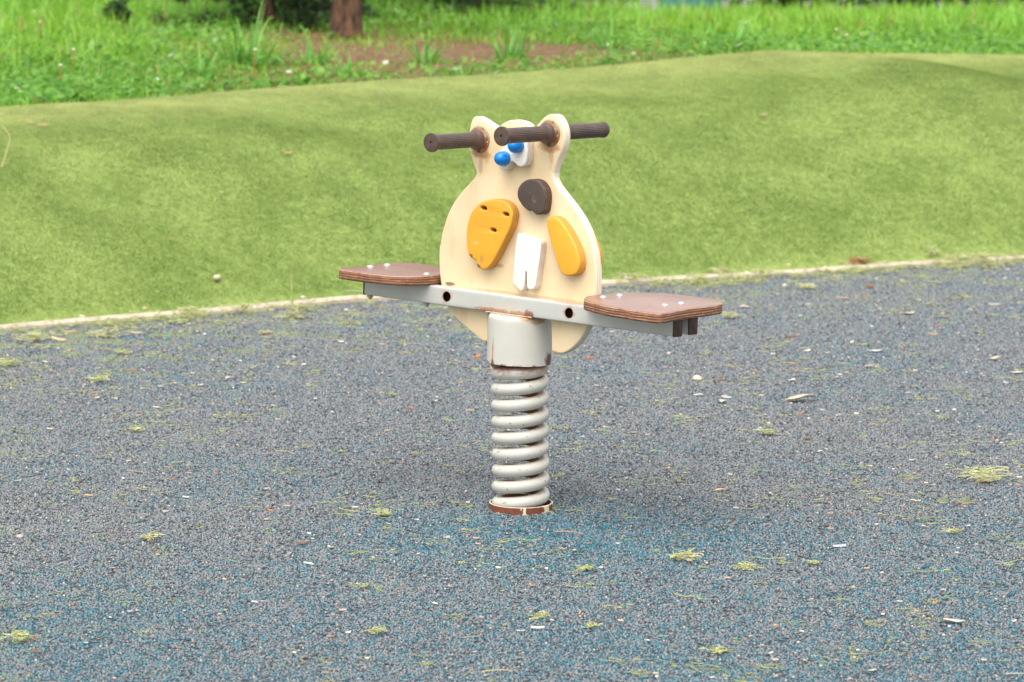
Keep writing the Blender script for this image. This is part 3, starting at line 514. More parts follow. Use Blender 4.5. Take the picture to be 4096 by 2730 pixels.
# ------------------------------------------------------------------ ground, setting
def em(e,m_): return np.array([e*EX[0]-m_*EX[1],e*EX[1]+m_*EX[0]])
def grid(E,Dv,zf,name,mat,kind='structure',tint=None,base=None):
    n1,n2=len(E),len(Dv); V=np.zeros((n1*n2,3))
    EE,DD=np.meshgrid(E,Dv,indexing='ij'); MM=DD+kerb_m(EE) if base is None else DD
    V[:,0]=(EE*EX[0]-MM*EX[1]).ravel(); V[:,1]=(EE*EX[1]+MM*EX[0]).ravel(); V[:,2]=zf(EE,DD,V[:,0].reshape(EE.shape),V[:,1].reshape(EE.shape)).ravel()
    i,j=np.meshgrid(np.arange(n1-1),np.arange(n2-1),indexing='ij'); b=(i*n2+j).ravel()
    F=np.stack([b,b+n2,b+n2+1,b+1],1)
    o=mesh_obj(name,V,F,mat,smooth=0); tag(o,kind=kind); return o
def rubber_mat(under=False):
    g=G('rubber_surface'); v=g.obj()
    vo=g.n('ShaderNodeTexVoronoi'); vo.inputs['Scale'].default_value=210; g.L(v,vo.inputs['Vector'])
    c=g.sep(vo.outputs['Color'])[0]
    col=g.mix(g.step(c,.2,.8),(.020,.024,.028),(.16,.17,.18))
    g.base(col); g.rough(.8); g.bump(g.math('MULTIPLY',vo.outputs['Distance'],-1),1,.003); return g.m
E_=np.arange(-14,18.01,.25)
grid(E_,np.concatenate([[-14,-10],np.arange(-6.,.001,.5)]),lambda E,D,x,y:0*E,'rubber_surface',rubber_mat())
# granules of the rubber surface: one patch repeated by geometry nodes
def granule_mat():
    g=G('rubber_granules'); at=g.n('ShaderNodeAttribute',attribute_name='tint'); s=g.sep(at.outputs['Color'])
    geo=g.n('ShaderNodeNewGeometry'); pos=geo.outputs['Position']
    cr_=g.n('ShaderNodeValToRGB'); g.L(s[0],cr_.inputs[0]); e=cr_.color_ramp.elements
    e[0].position=0; e[0].color=(.035,.042,.050,1); e[1].position=.20; e[1].color=(.11,.125,.14,1)
    for p_,c_ in ((.42,(.170,.187,.200)),(.75,(.205,.216,.228)),(.95,(.25,.243,.238)),(.99,(.33,.29,.26)),(1,(.48,.43,.38))):
        q=e.new(p_); q.color=(*c_,1)
    blue=g.mix(s[2],(.012,.085,.125),(.045,.215,.28))
    patch=g.noise(pos,1.5,4,.6); fine=g.noise(pos,14,3,.6)
    near=g.blob(pos,(.10,-.35,0),(.50,.42,1),.30,3,.6); near2=g.blob(pos,(.0,-1.35,0),(1.3,.45,1),.3,2,.6)
    amt=g.math('ADD',g.math('ADD',g.step(patch,.40,.70,.04,.26),g.math('MULTIPLY',g.math('MAXIMUM',near,g.step(g.sep(pos)[1],.1,-1.3,0,.75)),.32)),g.math('MULTIPLY',g.math('SUBTRACT',fine,.5),.45))
    isb=g.step(g.math('SUBTRACT',amt,s[1]),0,.03)
    c=g.mix(g.math('MULTIPLY',isb,.9),cr_.outputs[0],blue)
    px_=g.sep(pos); mm=g.math('ADD',g.math('MULTIPLY',px_[0],-math.sin(PHI)),g.math('MULTIPLY',px_[1],math.cos(PHI)))
    film=g.math('ADD',g.step(mm,1.7,2.95,0,.34),g.step(px_[0],-.25,-1.3,0,.12))
    film=g.math('MULTIPLY',g.math('ADD',film,.05),g.step(g.noise(pos,7,4,.65),.42,.68,0,1.9))
    c=g.mix(g.math('MULTIPLY',g.step(g.math('SUBTRACT',film,s[2]),0,.12),.75),c,(.25,.29,.11))
    g.base(c); g.rough(.7); g.b.inputs['Specular IOR Level'].default_value=.25
    return g.m
PS=.30; sp_=.0051; k=int(PS/sp_)
gx,gy=np.meshgrid((np.arange(k)+.5)*PS/k-PS/2,(np.arange(k)+.5)*PS/k-PS/2); gx=gx.ravel(); gy=gy.ravel()
gx=gx+rng.uniform(-.0024,.0024,gx.size); gy=gy+rng.uniform(-.0024,.0024,gx.size)
pit=np.zeros_like(gx)
for _ in range(60):
    cx_,cy_=rng.uniform(-.15,.15,2); r_=rng.uniform(.006,.014); pit+=(np.hypot(gx-cx_,(gy-cy_)*1.3)<r_)
keep=(pit==0)|(rng.random(gx.size)<.25); gx=gx[keep]; gy=gy[keep]; ng=gx.size
octv=np.array([(1,0,0),(-1,0,0),(0,1,0),(0,-1,0),(0,0,1),(0,0,-1)],float); octf=np.array([(0,2,4),(2,1,4),(1,3,4),(3,0,4),(2,0,5),(1,2,5),(3,1,5),(0,3,5)])
an=rng.uniform(0,2*PI,ng); tl=rng.uniform(-.5,.5,ng); sc=np.stack([rng.uniform(.0026,.0047,ng),rng.uniform(.0021,.0034,ng),rng.uniform(.0015,.0034,ng)],1)
Vg=octv[None]*sc[:,None]*(1+rng.uniform(-.25,.25,(ng,6,1)))
c_,s_=np.cos(tl)[:,None],np.sin(tl)[:,None]; y_,z_=Vg[...,1]*c_-Vg[...,2]*s_,Vg[...,1]*s_+Vg[...,2]*c_
c_,s_=np.cos(an)[:,None],np.sin(an)[:,None]; x_=Vg[...,0]*c_-y_*s_; y2=Vg[...,0]*s_+y_*c_
Vg=np.stack([x_+gx[:,None],y2+gy[:,None],z_+rng.uniform(.0003,.0022,ng)[:,None]],-1).reshape(-1,3)
Fg=(octf[None]+(np.arange(ng)*6)[:,None,None]).reshape(-1,3)
tg=np.repeat(np.stack([rng.random(ng)**1.0,rng.random(ng),rng.random(ng)],1),6,0)
gr=mesh_obj('rubber_granules',Vg,Fg,granule_mat(),tint=tg); tag(gr,kind='stuff'); gr['label']='grey black and teal rubber granules of the playground surface'
ng_=bpy.data.node_groups.new('spread','GeometryNodeTree'); ng_.interface.new_socket('Geometry',in_out='INPUT',socket_type='NodeSocketGeometry'); ng_.interface.new_socket('Geometry',in_out='OUTPUT',socket_type='NodeSocketGeometry')
N_=ng_.nodes; gi=N_.new('NodeGroupInput'); go=N_.new('NodeGroupOutput')
nx,ny=28,21
gd=N_.new('GeometryNodeMeshGrid'); gd.inputs['Size X'].default_value=(nx-1)*PS; gd.inputs['Size Y'].default_value=(ny-1)*PS; gd.inputs['Vertices X'].default_value=nx; gd.inputs['Vertices Y'].default_value=ny
tr=N_.new('GeometryNodeTransform'); tr.inputs['Translation'].default_value=(0,-(ny-1)*PS/2-PS/2,0)
iop=N_.new('GeometryNodeInstanceOnPoints'); rv=N_.new('FunctionNodeRandomValue'); rv.data_type='INT'
rv.inputs[4].default_value=0; rv.inputs[5].default_value=3
mu=N_.new('ShaderNodeMath'); mu.operation='MULTIPLY'; mu.inputs[1].default_value=PI/2; cb=N_.new('ShaderNodeCombineXYZ')
LK=ng_.links.new
LK(gd.outputs['Mesh'],tr.inputs['Geometry']); LK(tr.outputs[0],iop.inputs['Points']); LK(gi.outputs[0],iop.inputs['Instance'])
LK(rv.outputs[2],mu.inputs[0]); LK(mu.outputs[0],cb.inputs[2]); LK(cb.outputs[0],iop.inputs['Rotation'])
LK(iop.outputs[0],go.inputs[0])
md=gr.modifiers.new('spread','NODES'); md.node_group=ng_
c0=em(1.2,2.955); gr.location=(c0[0],c0[1],0); gr.rotation_euler=(0,0,PHI)
# kerb
def stone_mat():
    g=G('kerb_stone'); v=g.obj(); n=g.noise(v,22,5,.65)
    c=g.mix(g.step(n,.35,.65),(.54,.45,.37),(.42,.35,.27)); c=g.mix(g.step(g.noise(v,60,4,.7),.55,.68,0,.7),c,(.30,.33,.14))
    g.base(c); g.rough(.85); g.bump(n,.8,.004); return g.m
KP=[(0,-.012),(.002,.009),(.008,.013),(.036,.0148),(.048,.011),(.052,-.012)]
Ek=np.arange(-3,7,.01); V=[];F=[]
for i,e in enumerate(Ek):
    for dd,z in KP:
        p=em(e,kerb_m(e)-.002+dd+.003*math.sin(e*9)); V.append((p[0],p[1],z+.0012*math.sin(e*7)+.0006*rnd.random()-(.012 if ((i%97==0 or i%231==0) and z>0) else 0)))
nk=len(KP)
F=np.array([(i*nk+j,(i+1)*nk+j,(i+1)*nk+j+1,i*nk+j+1) for i in range(len(Ek)-1) for j in range(nk-1)])
tag(mesh_obj('kerb',V,F,stone_mat(),smooth=30),kind='structure')
# turf slope
def turf_mat():
    g=G('artificial_turf'); v=g.obj()
    n=g.noise(v,150,3,.7); n1=g.noise(v,38,4,.65); n2=g.noise(v,4.5,4)
    k=g.math('ADD',g.math('ADD',g.math('MULTIPLY',n,.35),g.math('MULTIPLY',n1,.35)),g.math('MULTIPLY',n2,.30))
    c=g.mix(g.step(k,.38,.62),(.118,.185,.032),(.275,.355,.095))
    g.base(c); g.rough(.95); g.bump(g.math('ADD',n,n1),.9,.008); return g.m
grid(np.arange(-3,8.01,.05),np.arange(.045,DC-.01,.045).tolist()+[DC-.003,DC+.004],lambda E,D,x,y:np.where(D>DC,slope_z(E,np.minimum(D,DC))-.02,slope_z(E,np.minimum(D,DC))),'turf_slope',turf_mat())
def soil_mat():
    g=G('soil_with_needles'); v=g.obj(); n=g.noise(v,30,5,.7)
    c=g.mix(g.step(n,.35,.65),(.10,.045,.022),(.25,.135,.065))
    gr_=g.mix(g.step(g.noise(v,40,4),.35,.65),(.045,.09,.015),(.09,.17,.03))
    a1=g.blob(v,(-.60,6.4,.48),(.85,1.6,3),.30,3,.5); a2=g.blob(v,(.05,6.2,.48),(.85,.85,3),.3,3,.5)
    c=g.mix(g.math('MAXIMUM',a1,a2),gr_,c)
    g.base(c); g.rough(.95); g.bump(n,1,.02); return g.m
SOIL=soil_mat()
grid(np.arange(-12,20.01,.2),np.concatenate([np.arange(DC-.004,DC+.2,.03),np.arange(DC+.25,7,.12),np.arange(7,30,1.)]),lambda E,D,x,y:lawn_z(x,y,E,D),'lawn_ground',SOIL)
gm=G('field_grass'); gm.base(gm.mix(gm.step(gm.noise(gm.obj(),.6,5),.3,.7),(.09,.20,.03),(.16,.28,.05))); gm.rough(1)
mesh_obj('ground',[(-400,-400,-.18),(400,-400,-.18),(400,400,-.18),(-400,400,-.18)],np.array([(0,1,2,3)]),gm.m)['kind']='structure'
# ------------------------------------------------------------------ blades
def blades(name,px,py,pz,L,Wd,lean,azim,curl,col,mat,segs=3,tipcol=None):
    n=len(px); t=np.linspace(0,1,segs+1)
    ca,sa=np.cos(azim),np.sin(azim); side=azim+PI/2+rng.uniform(-.6,.6,n)
    V=np.zeros((n,2*segs+1,3)); C=np.zeros((n,2*segs+1,3))
    for i,tt in enumerate(t):
        ang=lean+curl*tt; 
        if i==0: x=np.zeros(n); z=np.zeros(n)
        else: x=x+L/segs*np.sin(ang); z=z+L/segs*np.cos(ang)
        wv=Wd*(1-tt**1.6)*.5
        for sgn in ((-1,1) if i<segs else (0,)):
            q=2*i+(0 if sgn<1 else 1) if i<segs else 2*segs
            V[:,q,0]=px+ca*x+sgn*wv*np.cos(side); V[:,q,1]=py+sa*x+sgn*wv*np.sin(side); V[:,q,2]=pz+z
            C[:,q]=col if tipcol is None else col*(1-tt)+tipcol*tt
    F=[]
    base=np.arange(n)*(2*segs+1)
    T3=[]
    for i in range(segs-1): T3+= [(2*i,2*i+1,2*i+3),(2*i,2*i+3,2*i+2)]
    T3.append((2*segs-2,2*segs-1,2*segs))
    F=(np.array(T3)[None]+base[:,None,None]).reshape(-1,3)
    o=mesh_obj(name,V.reshape(-1,3),F,mat,tint=C.reshape(-1,3)); tag(o,kind='stuff'); return o
def inview(x,y,pad):
    return np.abs(x+.0)<(y+CAM['D'])*.1255+pad
# turf fibres
n=QT
e=rng.uniform(-2.9,7.6,int(n*1.4)); d=rng.uniform(.052,DC-.002,int(n*1.4)); mm_=kerb_m(e)+d
x=e*EX[0]-mm_*EX[1]; y=e*EX[1]+mm_*EX[0]; ok=inview(x,y,1.6); e,d,x,y=[q[ok][:n] for q in (e,d,x,y)]; n=len(x)
z=slope_z(e,d)
def vnoise(x,y,s,seed=0):
    r=np.random.default_rng(seed); G_=r.random((64,64)); xi=(x*s)%64; yi=(y*s)%64
    i=np.floor(xi).astype(int)%64; j=np.floor(yi).astype(int)%64; fx=xi-np.floor(xi); fy=yi-np.floor(yi); fx=fx*fx*(3-2*fx); fy=fy*fy*(3-2*fy)
    return (G_[i,j]*(1-fx)*(1-fy)+G_[(i+1)%64,j]*fx*(1-fy)+G_[i,(j+1)%64]*(1-fx)*fy+G_[(i+1)%64,(j+1)%64]*fx*fy)
cl=.22*vnoise(x+.37*y,y-.21*x,61,1)+.30*vnoise(x+y*.7,y-x*.4,23,2)+.48*(.6*vnoise(x-.5*y,y*1.3+x*.6,3.1,3)+.4*vnoise(x-.3*y,y+x*.6,9,31))
rr_=np.clip(rng.random(n)*.16+cl*1.5-.34,0,1)[:,None]
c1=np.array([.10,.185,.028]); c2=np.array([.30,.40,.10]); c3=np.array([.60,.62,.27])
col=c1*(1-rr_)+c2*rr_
pale=(.12*smooth(.1,.9,d)+.66*smooth(.95,1.45,d))[:,None]  # light on the flatter crest put into the fibre colour, paler uphill
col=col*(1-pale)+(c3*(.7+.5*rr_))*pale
azc=vnoise(x,y,75,5)*4*PI
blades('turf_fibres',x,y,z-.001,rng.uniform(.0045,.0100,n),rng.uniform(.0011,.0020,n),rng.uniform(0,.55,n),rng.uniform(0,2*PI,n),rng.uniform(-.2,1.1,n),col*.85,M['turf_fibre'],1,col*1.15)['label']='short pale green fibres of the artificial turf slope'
# lawn blades
n=QL
x=rng.uniform(-3.6,3.8,n*3); y=rng.uniform(2.8,9.6,n*3)
e=x*math.cos(PHI)+y*math.sin(PHI); d=-x*math.sin(PHI)+y*math.cos(PHI)-kerb_m(e)
dens=.55+.65*vnoise(x,y,3.5,7)
def ell(x,y,cx,cy,rx,ry): return np.exp(-(((x-cx)/rx)**2+((y-cy)/ry)**2)**1.5)
bare=np.clip(ell(x,y,-.62,6.45,.66,1.3)*.80*(.62+.6*vnoise(x,y,5,77))+ell(x,y,.05,6.2,.70,.70)*.85*(.5+.8*vnoise(x,y,6,78))+ell(x,y,-1.75,5.75,.2,.1)*.9+ell(x,y,-1.25,7.3,.5,.5)*.7+ell(x,y,.05,6.3,.35,.3)*.5,0,1)
dens=dens*(1-.95*bare)
ok=inview(x,y,1.2)&(d>DC+.012)&(rng.random(x.size)<dens); x,y,e,d=[q[ok][:n] for q in (x,y,e,d)]; n=len(x)
z=lawn_z(x,y,e,d)
clump=vnoise(x,y,6,9)
tall=smooth(.1,1.6,d-DC)*(.5+clump)
L=rng.uniform(.020,.060,n)+tall*rng.uniform(.02,.085,n)
L*=1-.55*np.clip(ell(x,y,-.4,6.2,1.2,1.6),0,1)
right=smooth(.2,1.2,x)*smooth(.3,1.5,d-DC); L*=1+.1*right
rr_=np.clip(.55*rng.random(n)+.45*vnoise(x,y,9,12),0,1)[:,None]
g1=np.array([.10,.27,.020]); g2=np.array([.27,.57,.045]); g3=np.array([.44,.72,.20])
col=np.where(rr_<.6,g1+(g2-g1)*rr_/.6,g2+(g3-g2)*(rr_-.6)/.4)
yel=vnoise(x,y,2.2,15)[:,None]; col=col*(1+np.array([.30,.02,-.1])*(yel-.3))
dry=rng.random(n)<.06+.10*bare[ok][:n]; col[dry]=np.array([.42,.27,.10])*rng.uniform(.6,1.2,(dry.sum(),1))
blades('lawn_grass',x,y,z-.004,L,rng.uniform(.003,.0075,n)*(1+.5*(L>.09)),rng.uniform(0,1.05,n),rng.uniform(0,2*PI,n),rng.uniform(-.2,2.2,n),col*.75,M['blade'],3,col*1.15)['label']='bright green natural grass behind the turf slope'
# broad low leaves (clover, plantain) between the blades
n=QC
x=rng.uniform(-3,3,n*3); y=rng.uniform(3.,9,n*3); e=x*math.cos(PHI)+y*math.sin(PHI); d=-x*math.sin(PHI)+y*math.cos(PHI)-kerb_m(e)
bare=np.clip(ell(x,y,-.62,6.45,.68,1.35)*.99+ell(x,y,.05,6.2,.70,.70)*.85,0,1)
ok=inview(x,y,.4)&(d>DC+.02)&(rng.random(x.size)<(vnoise(x,y,4,21)*1.2)*(1-bare)); x,y,e,d=[q[ok][:n] for q in (x,y,e,d)]; n=len(x); z=lawn_z(x,y,e,d)+rng.uniform(.005,.045,n)
R_=rng.uniform(.005,.013,n); az=rng.uniform(0,2*PI,n); ti=rng.uniform(-.7,.7,n); ti2=rng.uniform(-.7,.7,n)
V=np.zeros((n,6,3))
for k in range(6):
    q=2*PI*k/6; lx=R_*np.cos(q)*1.25; ly=R_*np.sin(q); lz=lx*np.sin(ti)+ly*np.sin(ti2)
    V[:,k,0]=x+lx*np.cos(az)-ly*np.sin(az); V[:,k,1]=y+lx*np.sin(az)+ly*np.cos(az); V[:,k,2]=z+lz
F=(np.array([(0,1,2),(0,2,3),(0,3,4),(0,4,5)])[None]+(np.arange(n)*6)[:,None,None]).reshape(-1,3)
rr_=rng.random(n)[:,None]; col=np.array([.07,.23,.02])*(1-rr_)+np.array([.22,.44,.07])*rr_
wh=rng.random(n)<.012; col[wh]=(.62,.70,.52)
o=mesh_obj('clover',V.reshape(-1,3),F,M['blade'],tint=np.repeat(col,6,0)); tag(o,'small round clover leaves growing low among the lawn grass',kind='stuff')
# coarse grass clumps (countable)
def clump_obj(x,y,h,nb,label,spread=.05):
    e=x*math.cos(PHI)+y*math.sin(PHI); d=-x*math.sin(PHI)+y*math.cos(PHI)-kerb_m(e); z0=float(lawn_z(np.array(x),np.array(y),np.array(e),np.array(d)))
    a_=rng.uniform(0,2*PI,nb); r_=np.sqrt(rng.random(nb))*spread; rr=rng.random(nb)[:,None]
    c=np.array([.08,.27,.03])*(1-rr)+np.array([.25,.50,.09])*rr
    o=blades('grass_clump',r_*np.cos(a_),r_*np.sin(a_),np.full(nb,-.005),rng.uniform(.5,1.1,nb)*h,rng.uniform(.006,.011,nb),rng.uniform(0,.7,nb),a_+rng.uniform(-.9,.9,nb),rng.uniform(.3,2.4,nb),c,M['blade'],6,c*1.2)
    del o['kind']; o.location=(x,y,z0); tag(o,label,'grass clump','coarse grass clumps in the lawn')
clump_obj(-.97,5.75,.27,95,'tallest coarse grass clump with arching blades left of the bare soil',.09)
clump_obj(-1.12,5.45,.16,50,'coarse grass clump at the left front edge of the bare soil',.06)
clump_obj(-.74,5.75,.17,40,'smaller grass clump just right of the tallest one',.05)
clump_obj(-.36,5.75,.16,40,'coarse grass clump in the middle of the bare soil right of the trunk')
clump_obj(-.62,5.35,.11,30,'short grass clump in front of the bare soil below the trunk')
clump_obj(-.05,5.9,.17,46,'coarse grass clump right of the trunk beside the pale soil')
clump_obj(.75,5.9,.17,46,'coarse grass clump standing in the lawn behind the right handle')
clump_obj(-.22,5.2,.11,34,'low grass clump near the turf edge behind the animal head')
clump_obj(.32,6.3,.18,40,'upright grass clump standing in the lawn just right of the animal head')

# ------------------------------------------------------------------ trees and background
def bark_mat(name,a_,b_):
    g=G(name); v=g.obj(); n=g.noise(g.map(v,(30,30,9)),1.6,5,.7); g.base(g.mix(g.step(n,.38,.62),a_,b_)); g.rough(.95); g.bump(n,1,.02); return g.m
BARK=bark_mat('pine_bark',(.040,.022,.014),(.20,.10,.055)); BARKR=bark_mat('red_bark',(.12,.05,.03),(.36,.17,.10))
def gz(x,y): return float(height(np.array(x),np.array(y)))
def conifer(x,y,h,r,label,low=.9,spreadr=.9,bark=BARK,whorls=16,drop=.25,dark=1.0,seed=1,nw=.0016,dens=34):
    R=random.Random(seed); z0=gz(x,y)
    t=empty('conifer_tree',(x,y,z0)); tag(t,label,'tree','conifers behind the playground')
    P=[]; rs=[]
    for i in range(15):
        q=i/14; P.append((.04*math.sin(q*5+seed)*q,.04*math.cos(q*4+seed)*q,-.1+q*h)); rs.append(r*(1-q*.93)*(1+(.35 if i==0 else 0)))
    V,F=tube_along(P,rs,14)
    V=[(v[0]*(1+.07*math.sin(7*math.atan2(v[1],v[0])+v[2]*9)),v[1]*(1+.07*math.sin(5*math.atan2(v[1],v[0])+v[2]*6)),v[2]) for v in V]
    mesh_obj('trunk',V,F,bark,t,smooth=60)
    bv=[];nv=[];nc=[]
    for w_ in range(whorls):
        q=w_/(whorls-1); zb=low+(h*.97-low)*q; ln=spreadr*(1-q)**.8+.12
        for k in range(6):
            a_=R.random()*2*PI; pts=[]; 
            for s_ in range(6):
                f_=s_/5; pts.append((math.cos(a_)*ln*f_,math.sin(a_)*ln*f_,zb-drop*ln*f_*(1.6-f_)+R.uniform(-.01,.01)))
            bv.append(tube_along(pts,[r*.16*(1-f/6.5) for f in range(6)],5))
            for s_ in range(int(dens*ln)+10):
                f_=R.uniform(.15,1.0); i=min(4,int(f_*5)); g_=f_*5-i
                p=Vector(pts[i]).lerp(Vector(pts[i+1]),g_); p+=Vector((R.gauss(0,.035),R.gauss(0,.035),R.gauss(0,.02)))
                for m_ in range(9):
                    dv=Vector((R.gauss(0,1)+math.cos(a_)*.8,R.gauss(0,1)+math.sin(a_)*.8,R.gauss(0,.7))).normalized()*R.uniform(.03,.055)
                    sd_=dv.orthogonal().normalized()*nw
                    nv+=[p-sd_,p+sd_,p+dv]; c=R.uniform(.6,1.3)*dark; nc+=[(.045*c,.10*c,.028*c)]*3
    V,F=merge(bv); b0=len(V)
    V=V+[tuple(v) for v in nv]; F=F+[(b0+3*i,b0+3*i+1,b0+3*i+2) for i in range(len(nv)//3)]
    mesh_obj('crown',V,F,M['needle'],t,tint=np.array([(.10,.055,.03)]*b0+nc))
    return t
conifer(-.68,7.02,4.6,.053,'conifer with a bare brown trunk rising from the reddish soil patch',1.25,.9,BARK,12,.2,seed=3)
conifer(-1.63,8.7,4.2,.036,'conifer with a thin reddish trunk near the left end of the lawn',1.1,.7,BARKR,10,.2,seed=5)
conifer(-1.03,7.75,1.5,.03,'small dark bushy conifer with branches down to the grass left of the bare trunk',.06,.31,BARK,20,.22,.55,seed=8,nw=.004,dens=60)
conifer(-.20,8.45,1.9,.045,'small conifer with dark low branches behind the animal head',.08,.36,BARK,18,.2,.7,seed=9,nw=.0035,dens=50)
def bush(name,x,y,rx,ry,rz,nl,label,cols,cat='shrub',group=None,lf=.03,seed=1,z0=None):
    r=np.random.default_rng(seed); z0=gz(x,y) if z0 is None else z0
    t=empty(name,(x,y,z0)); tag(t,label,cat,group)
    v=r.normal(size=(nl,3)); v/=np.linalg.norm(v,axis=1)[:,None]; rad=r.random(nl)**.33
    lob=1+.25*np.sin(v[:,0]*5+seed)*np.cos(v[:,1]*4)+.15*np.sin(v[:,2]*9)
    p=v*(rad*lob)[:,None]*np.array([rx,ry,rz])+np.array([0,0,rz*.95]); p[:,2]=np.maximum(p[:,2],.01)
    s=lf*r.uniform(.6,1.3,nl)[:,None]; a1=r.normal(size=(nl,3)); a1/=np.linalg.norm(a1,axis=1)[:,None]; a2=np.cross(a1,r.normal(size=(nl,3))); a2/=np.linalg.norm(a2,axis=1)[:,None]
    V=np.stack([p-a1*s,p+a2*s*.45,p+a1*s,p-a2*s*.45],1).reshape(-1,3); F=(np.arange(nl)*4)[:,None]+np.array([0,1,2,3])
    k=r.random(nl)[:,None]; c=np.array(cols[0])*(1-k)+np.array(cols[1])*k
    mesh_obj('foliage',V,F,M['needle'],t,tint=np.repeat(c,4,0))
    parts=[]
    for i in range(7):
        a_=i*2*PI/7; parts.append(tube_along([(0,0,-.05),(rx*.25*math.cos(a_),ry*.25*math.sin(a_),rz*.7),(rx*.55*math.cos(a_),ry*.55*math.sin(a_),rz*1.3)],[.018,.011,.004],6))
    V,F=merge(parts); mesh_obj('stem',V,F,BARK,t)
DG=((.012,.035,.010),(.06,.13,.03)); MG=((.03,.09,.015),(.12,.26,.05))
for i,(x_,lab,cc) in enumerate([(1.35,'dark green bush behind the lawn, nearest the teal cabinet',DG),(1.95,'mid green bush behind the lawn between two dark ones',MG),(2.5,'dark green bush behind the lawn near the right edge',DG),(3.1,'dense dark bush behind the lawn at the far right corner',DG)]):
    bush('garden_shrub',x_,12.2+.3*(i%2),.42,.4,.6,5000,lab,cc,group='bushes behind the lawn',seed=20+i)
bush('garden_shrub',-1.62,7.62,.055,.05,.06,900,'tiny dark bush in the grass in front of the thin reddish trunk',DG,lf=.012,seed=31)
for i,(x_,y_,lab) in enumerate([(-2.6,11.6,'light green bush behind the upper left corner of the lawn'),(-1.9,12.4,'light green bush behind the thin reddish trunk'),(-.75,11.8,'light green bush seen right behind the bare trunk'),(.15,12.6,'light green bush behind the lawn, left of the grey fence part')]):
    bush('garden_shrub',x_,y_,.5,.4,.5,4500,lab,((.10,.26,.02),(.34,.60,.10)),group='light bushes behind the lawn',seed=40+i)
gf=G('fence_grey_boards'); vv=gf.obj(); gf.base(gf.mix(gf.step(gf.noise(gf.map(vv,(8,8,1)),2,4),.3,.7),(.36,.33,.38),(.48,.45,.49))); gf.rough(.8)
fe=empty('board_fence',(0,14.2,-.1)); tag(fe,'grey lilac board fence far behind the lawn','fence')
bx=[]
def box(x0,x1,y0,y1,z0,z1): return ([(x0,y0,z0),(x1,y0,z0),(x1,y1,z0),(x0,y1,z0),(x0,y0,z1),(x1,y0,z1),(x1,y1,z1),(x0,y1,z1)],[(0,3,2,1),(4,5,6,7),(0,1,5,4),(1,2,6,5),(2,3,7,6),(3,0,4,7)])
V,F=merge([box(-6+i*.15,-6+i*.15+.14,0,.02,0,1.5+.01*math.sin(i*3)) for i in range(80)]); mesh_obj('boards',V,F,gf.m,fe)
for i in range(7):
    V,F=box(-6+i*2-.04,-6+i*2+.04,.022,.10,-.1,1.55); mesh_obj('post',V,F,gf.m,fe)
gt=G('teal_paint'); gt.base((.10,.33,.32)); gt.rough(.5)
cb_=empty('utility_cabinet',(.87,12.9,gz(.87,12.9))); tag(cb_,'teal painted cabinet standing behind the lawn right of the toy','cabinet')
V,F=box(-.16,.16,-.12,.12,-.1,.95); mesh_obj('cabinet_body',V,F,gt.m,cb_); V,F=box(-.18,.18,-.14,.14,.952,.99); mesh_obj('lid',V,F,gt.m,cb_); V,F=box(-.14,.14,-.128,-.122,.05,.88); mesh_obj('door',V,F,gt.m,cb_)
# ------------------------------------------------------------------ litter
PAL={'pale':(.58,.49,.36),'white':(.60,.57,.51),'tan':(.50,.34,.20),'straw':(.62,.50,.28),'orange':(.50,.17,.07),'brown':(.22,.11,.06),'grey':(.40,.36,.33),'rusty':(.35,.16,.06),'red':(.60,.05,.05),'green':(.50,.53,.24),'bluewhite':(.62,.74,.92),'blue':(.05,.25,.60)}
def jit(c,R,k=.12): return np.clip(np.array(c)*(1+R.uniform(-k,k)),0,1)
def pebble(R,s,c):
    bm=bmesh.new(); bmesh.ops.create_icosphere(bm,subdivisions=2,radius=.5)
    ax=[R.uniform(.85,1.1),R.uniform(.55,.85),R.uniform(.4,.6)]; ph=[R.random()*6 for _ in range(4)]
    for v in bm.verts:
        k=1+.10*math.sin(5*v.co.x+ph[0])+.10*math.sin(6*v.co.y+ph[1])+.08*math.sin(7*v.co.z+ph[2]); v.co=Vector([v.co[i]*ax[i]*s*k for i in range(3)])+Vector((0,0,.18*s))
    V=[tuple(v.co) for v in bm.verts]; F=[tuple(q.index for q in f.verts) for f in bm.faces]; bm.free()
    return V,F,[jit(c,R,.02)]*len(V)
def chip(R,s,c,wide=.22):
    n=7; V=[];F=[];b=R.uniform(-.12,.12)*s; hgt=.0015+.06*s
    for i in range(n):
        t=i/(n-1)-.5; wv=s*wide*(.55+.45*math.cos(t*2.2))*R.uniform(.8,1.1)/2; off=b*(1-4*t*t); zz_=.0025+.12*s*(t*t)*R.uniform(.6,1.2)
        for dy,dz in ((-wv,0),(wv,0),(wv*.8,hgt),(-wv*.8,hgt)): V.append((t*s,off+dy,zz_+dz))
    for i in range(n-1):
        for k in range(4):
            q=(k+1)%4; F.append((i*4+k,(i+1)*4+k,(i+1)*4+q,i*4+q))
    F+=[(0,1,2,3),tuple((n-1)*4+k for k in (3,2,1,0))]
    return V,F,[jit(c,R,.1) for _ in V]
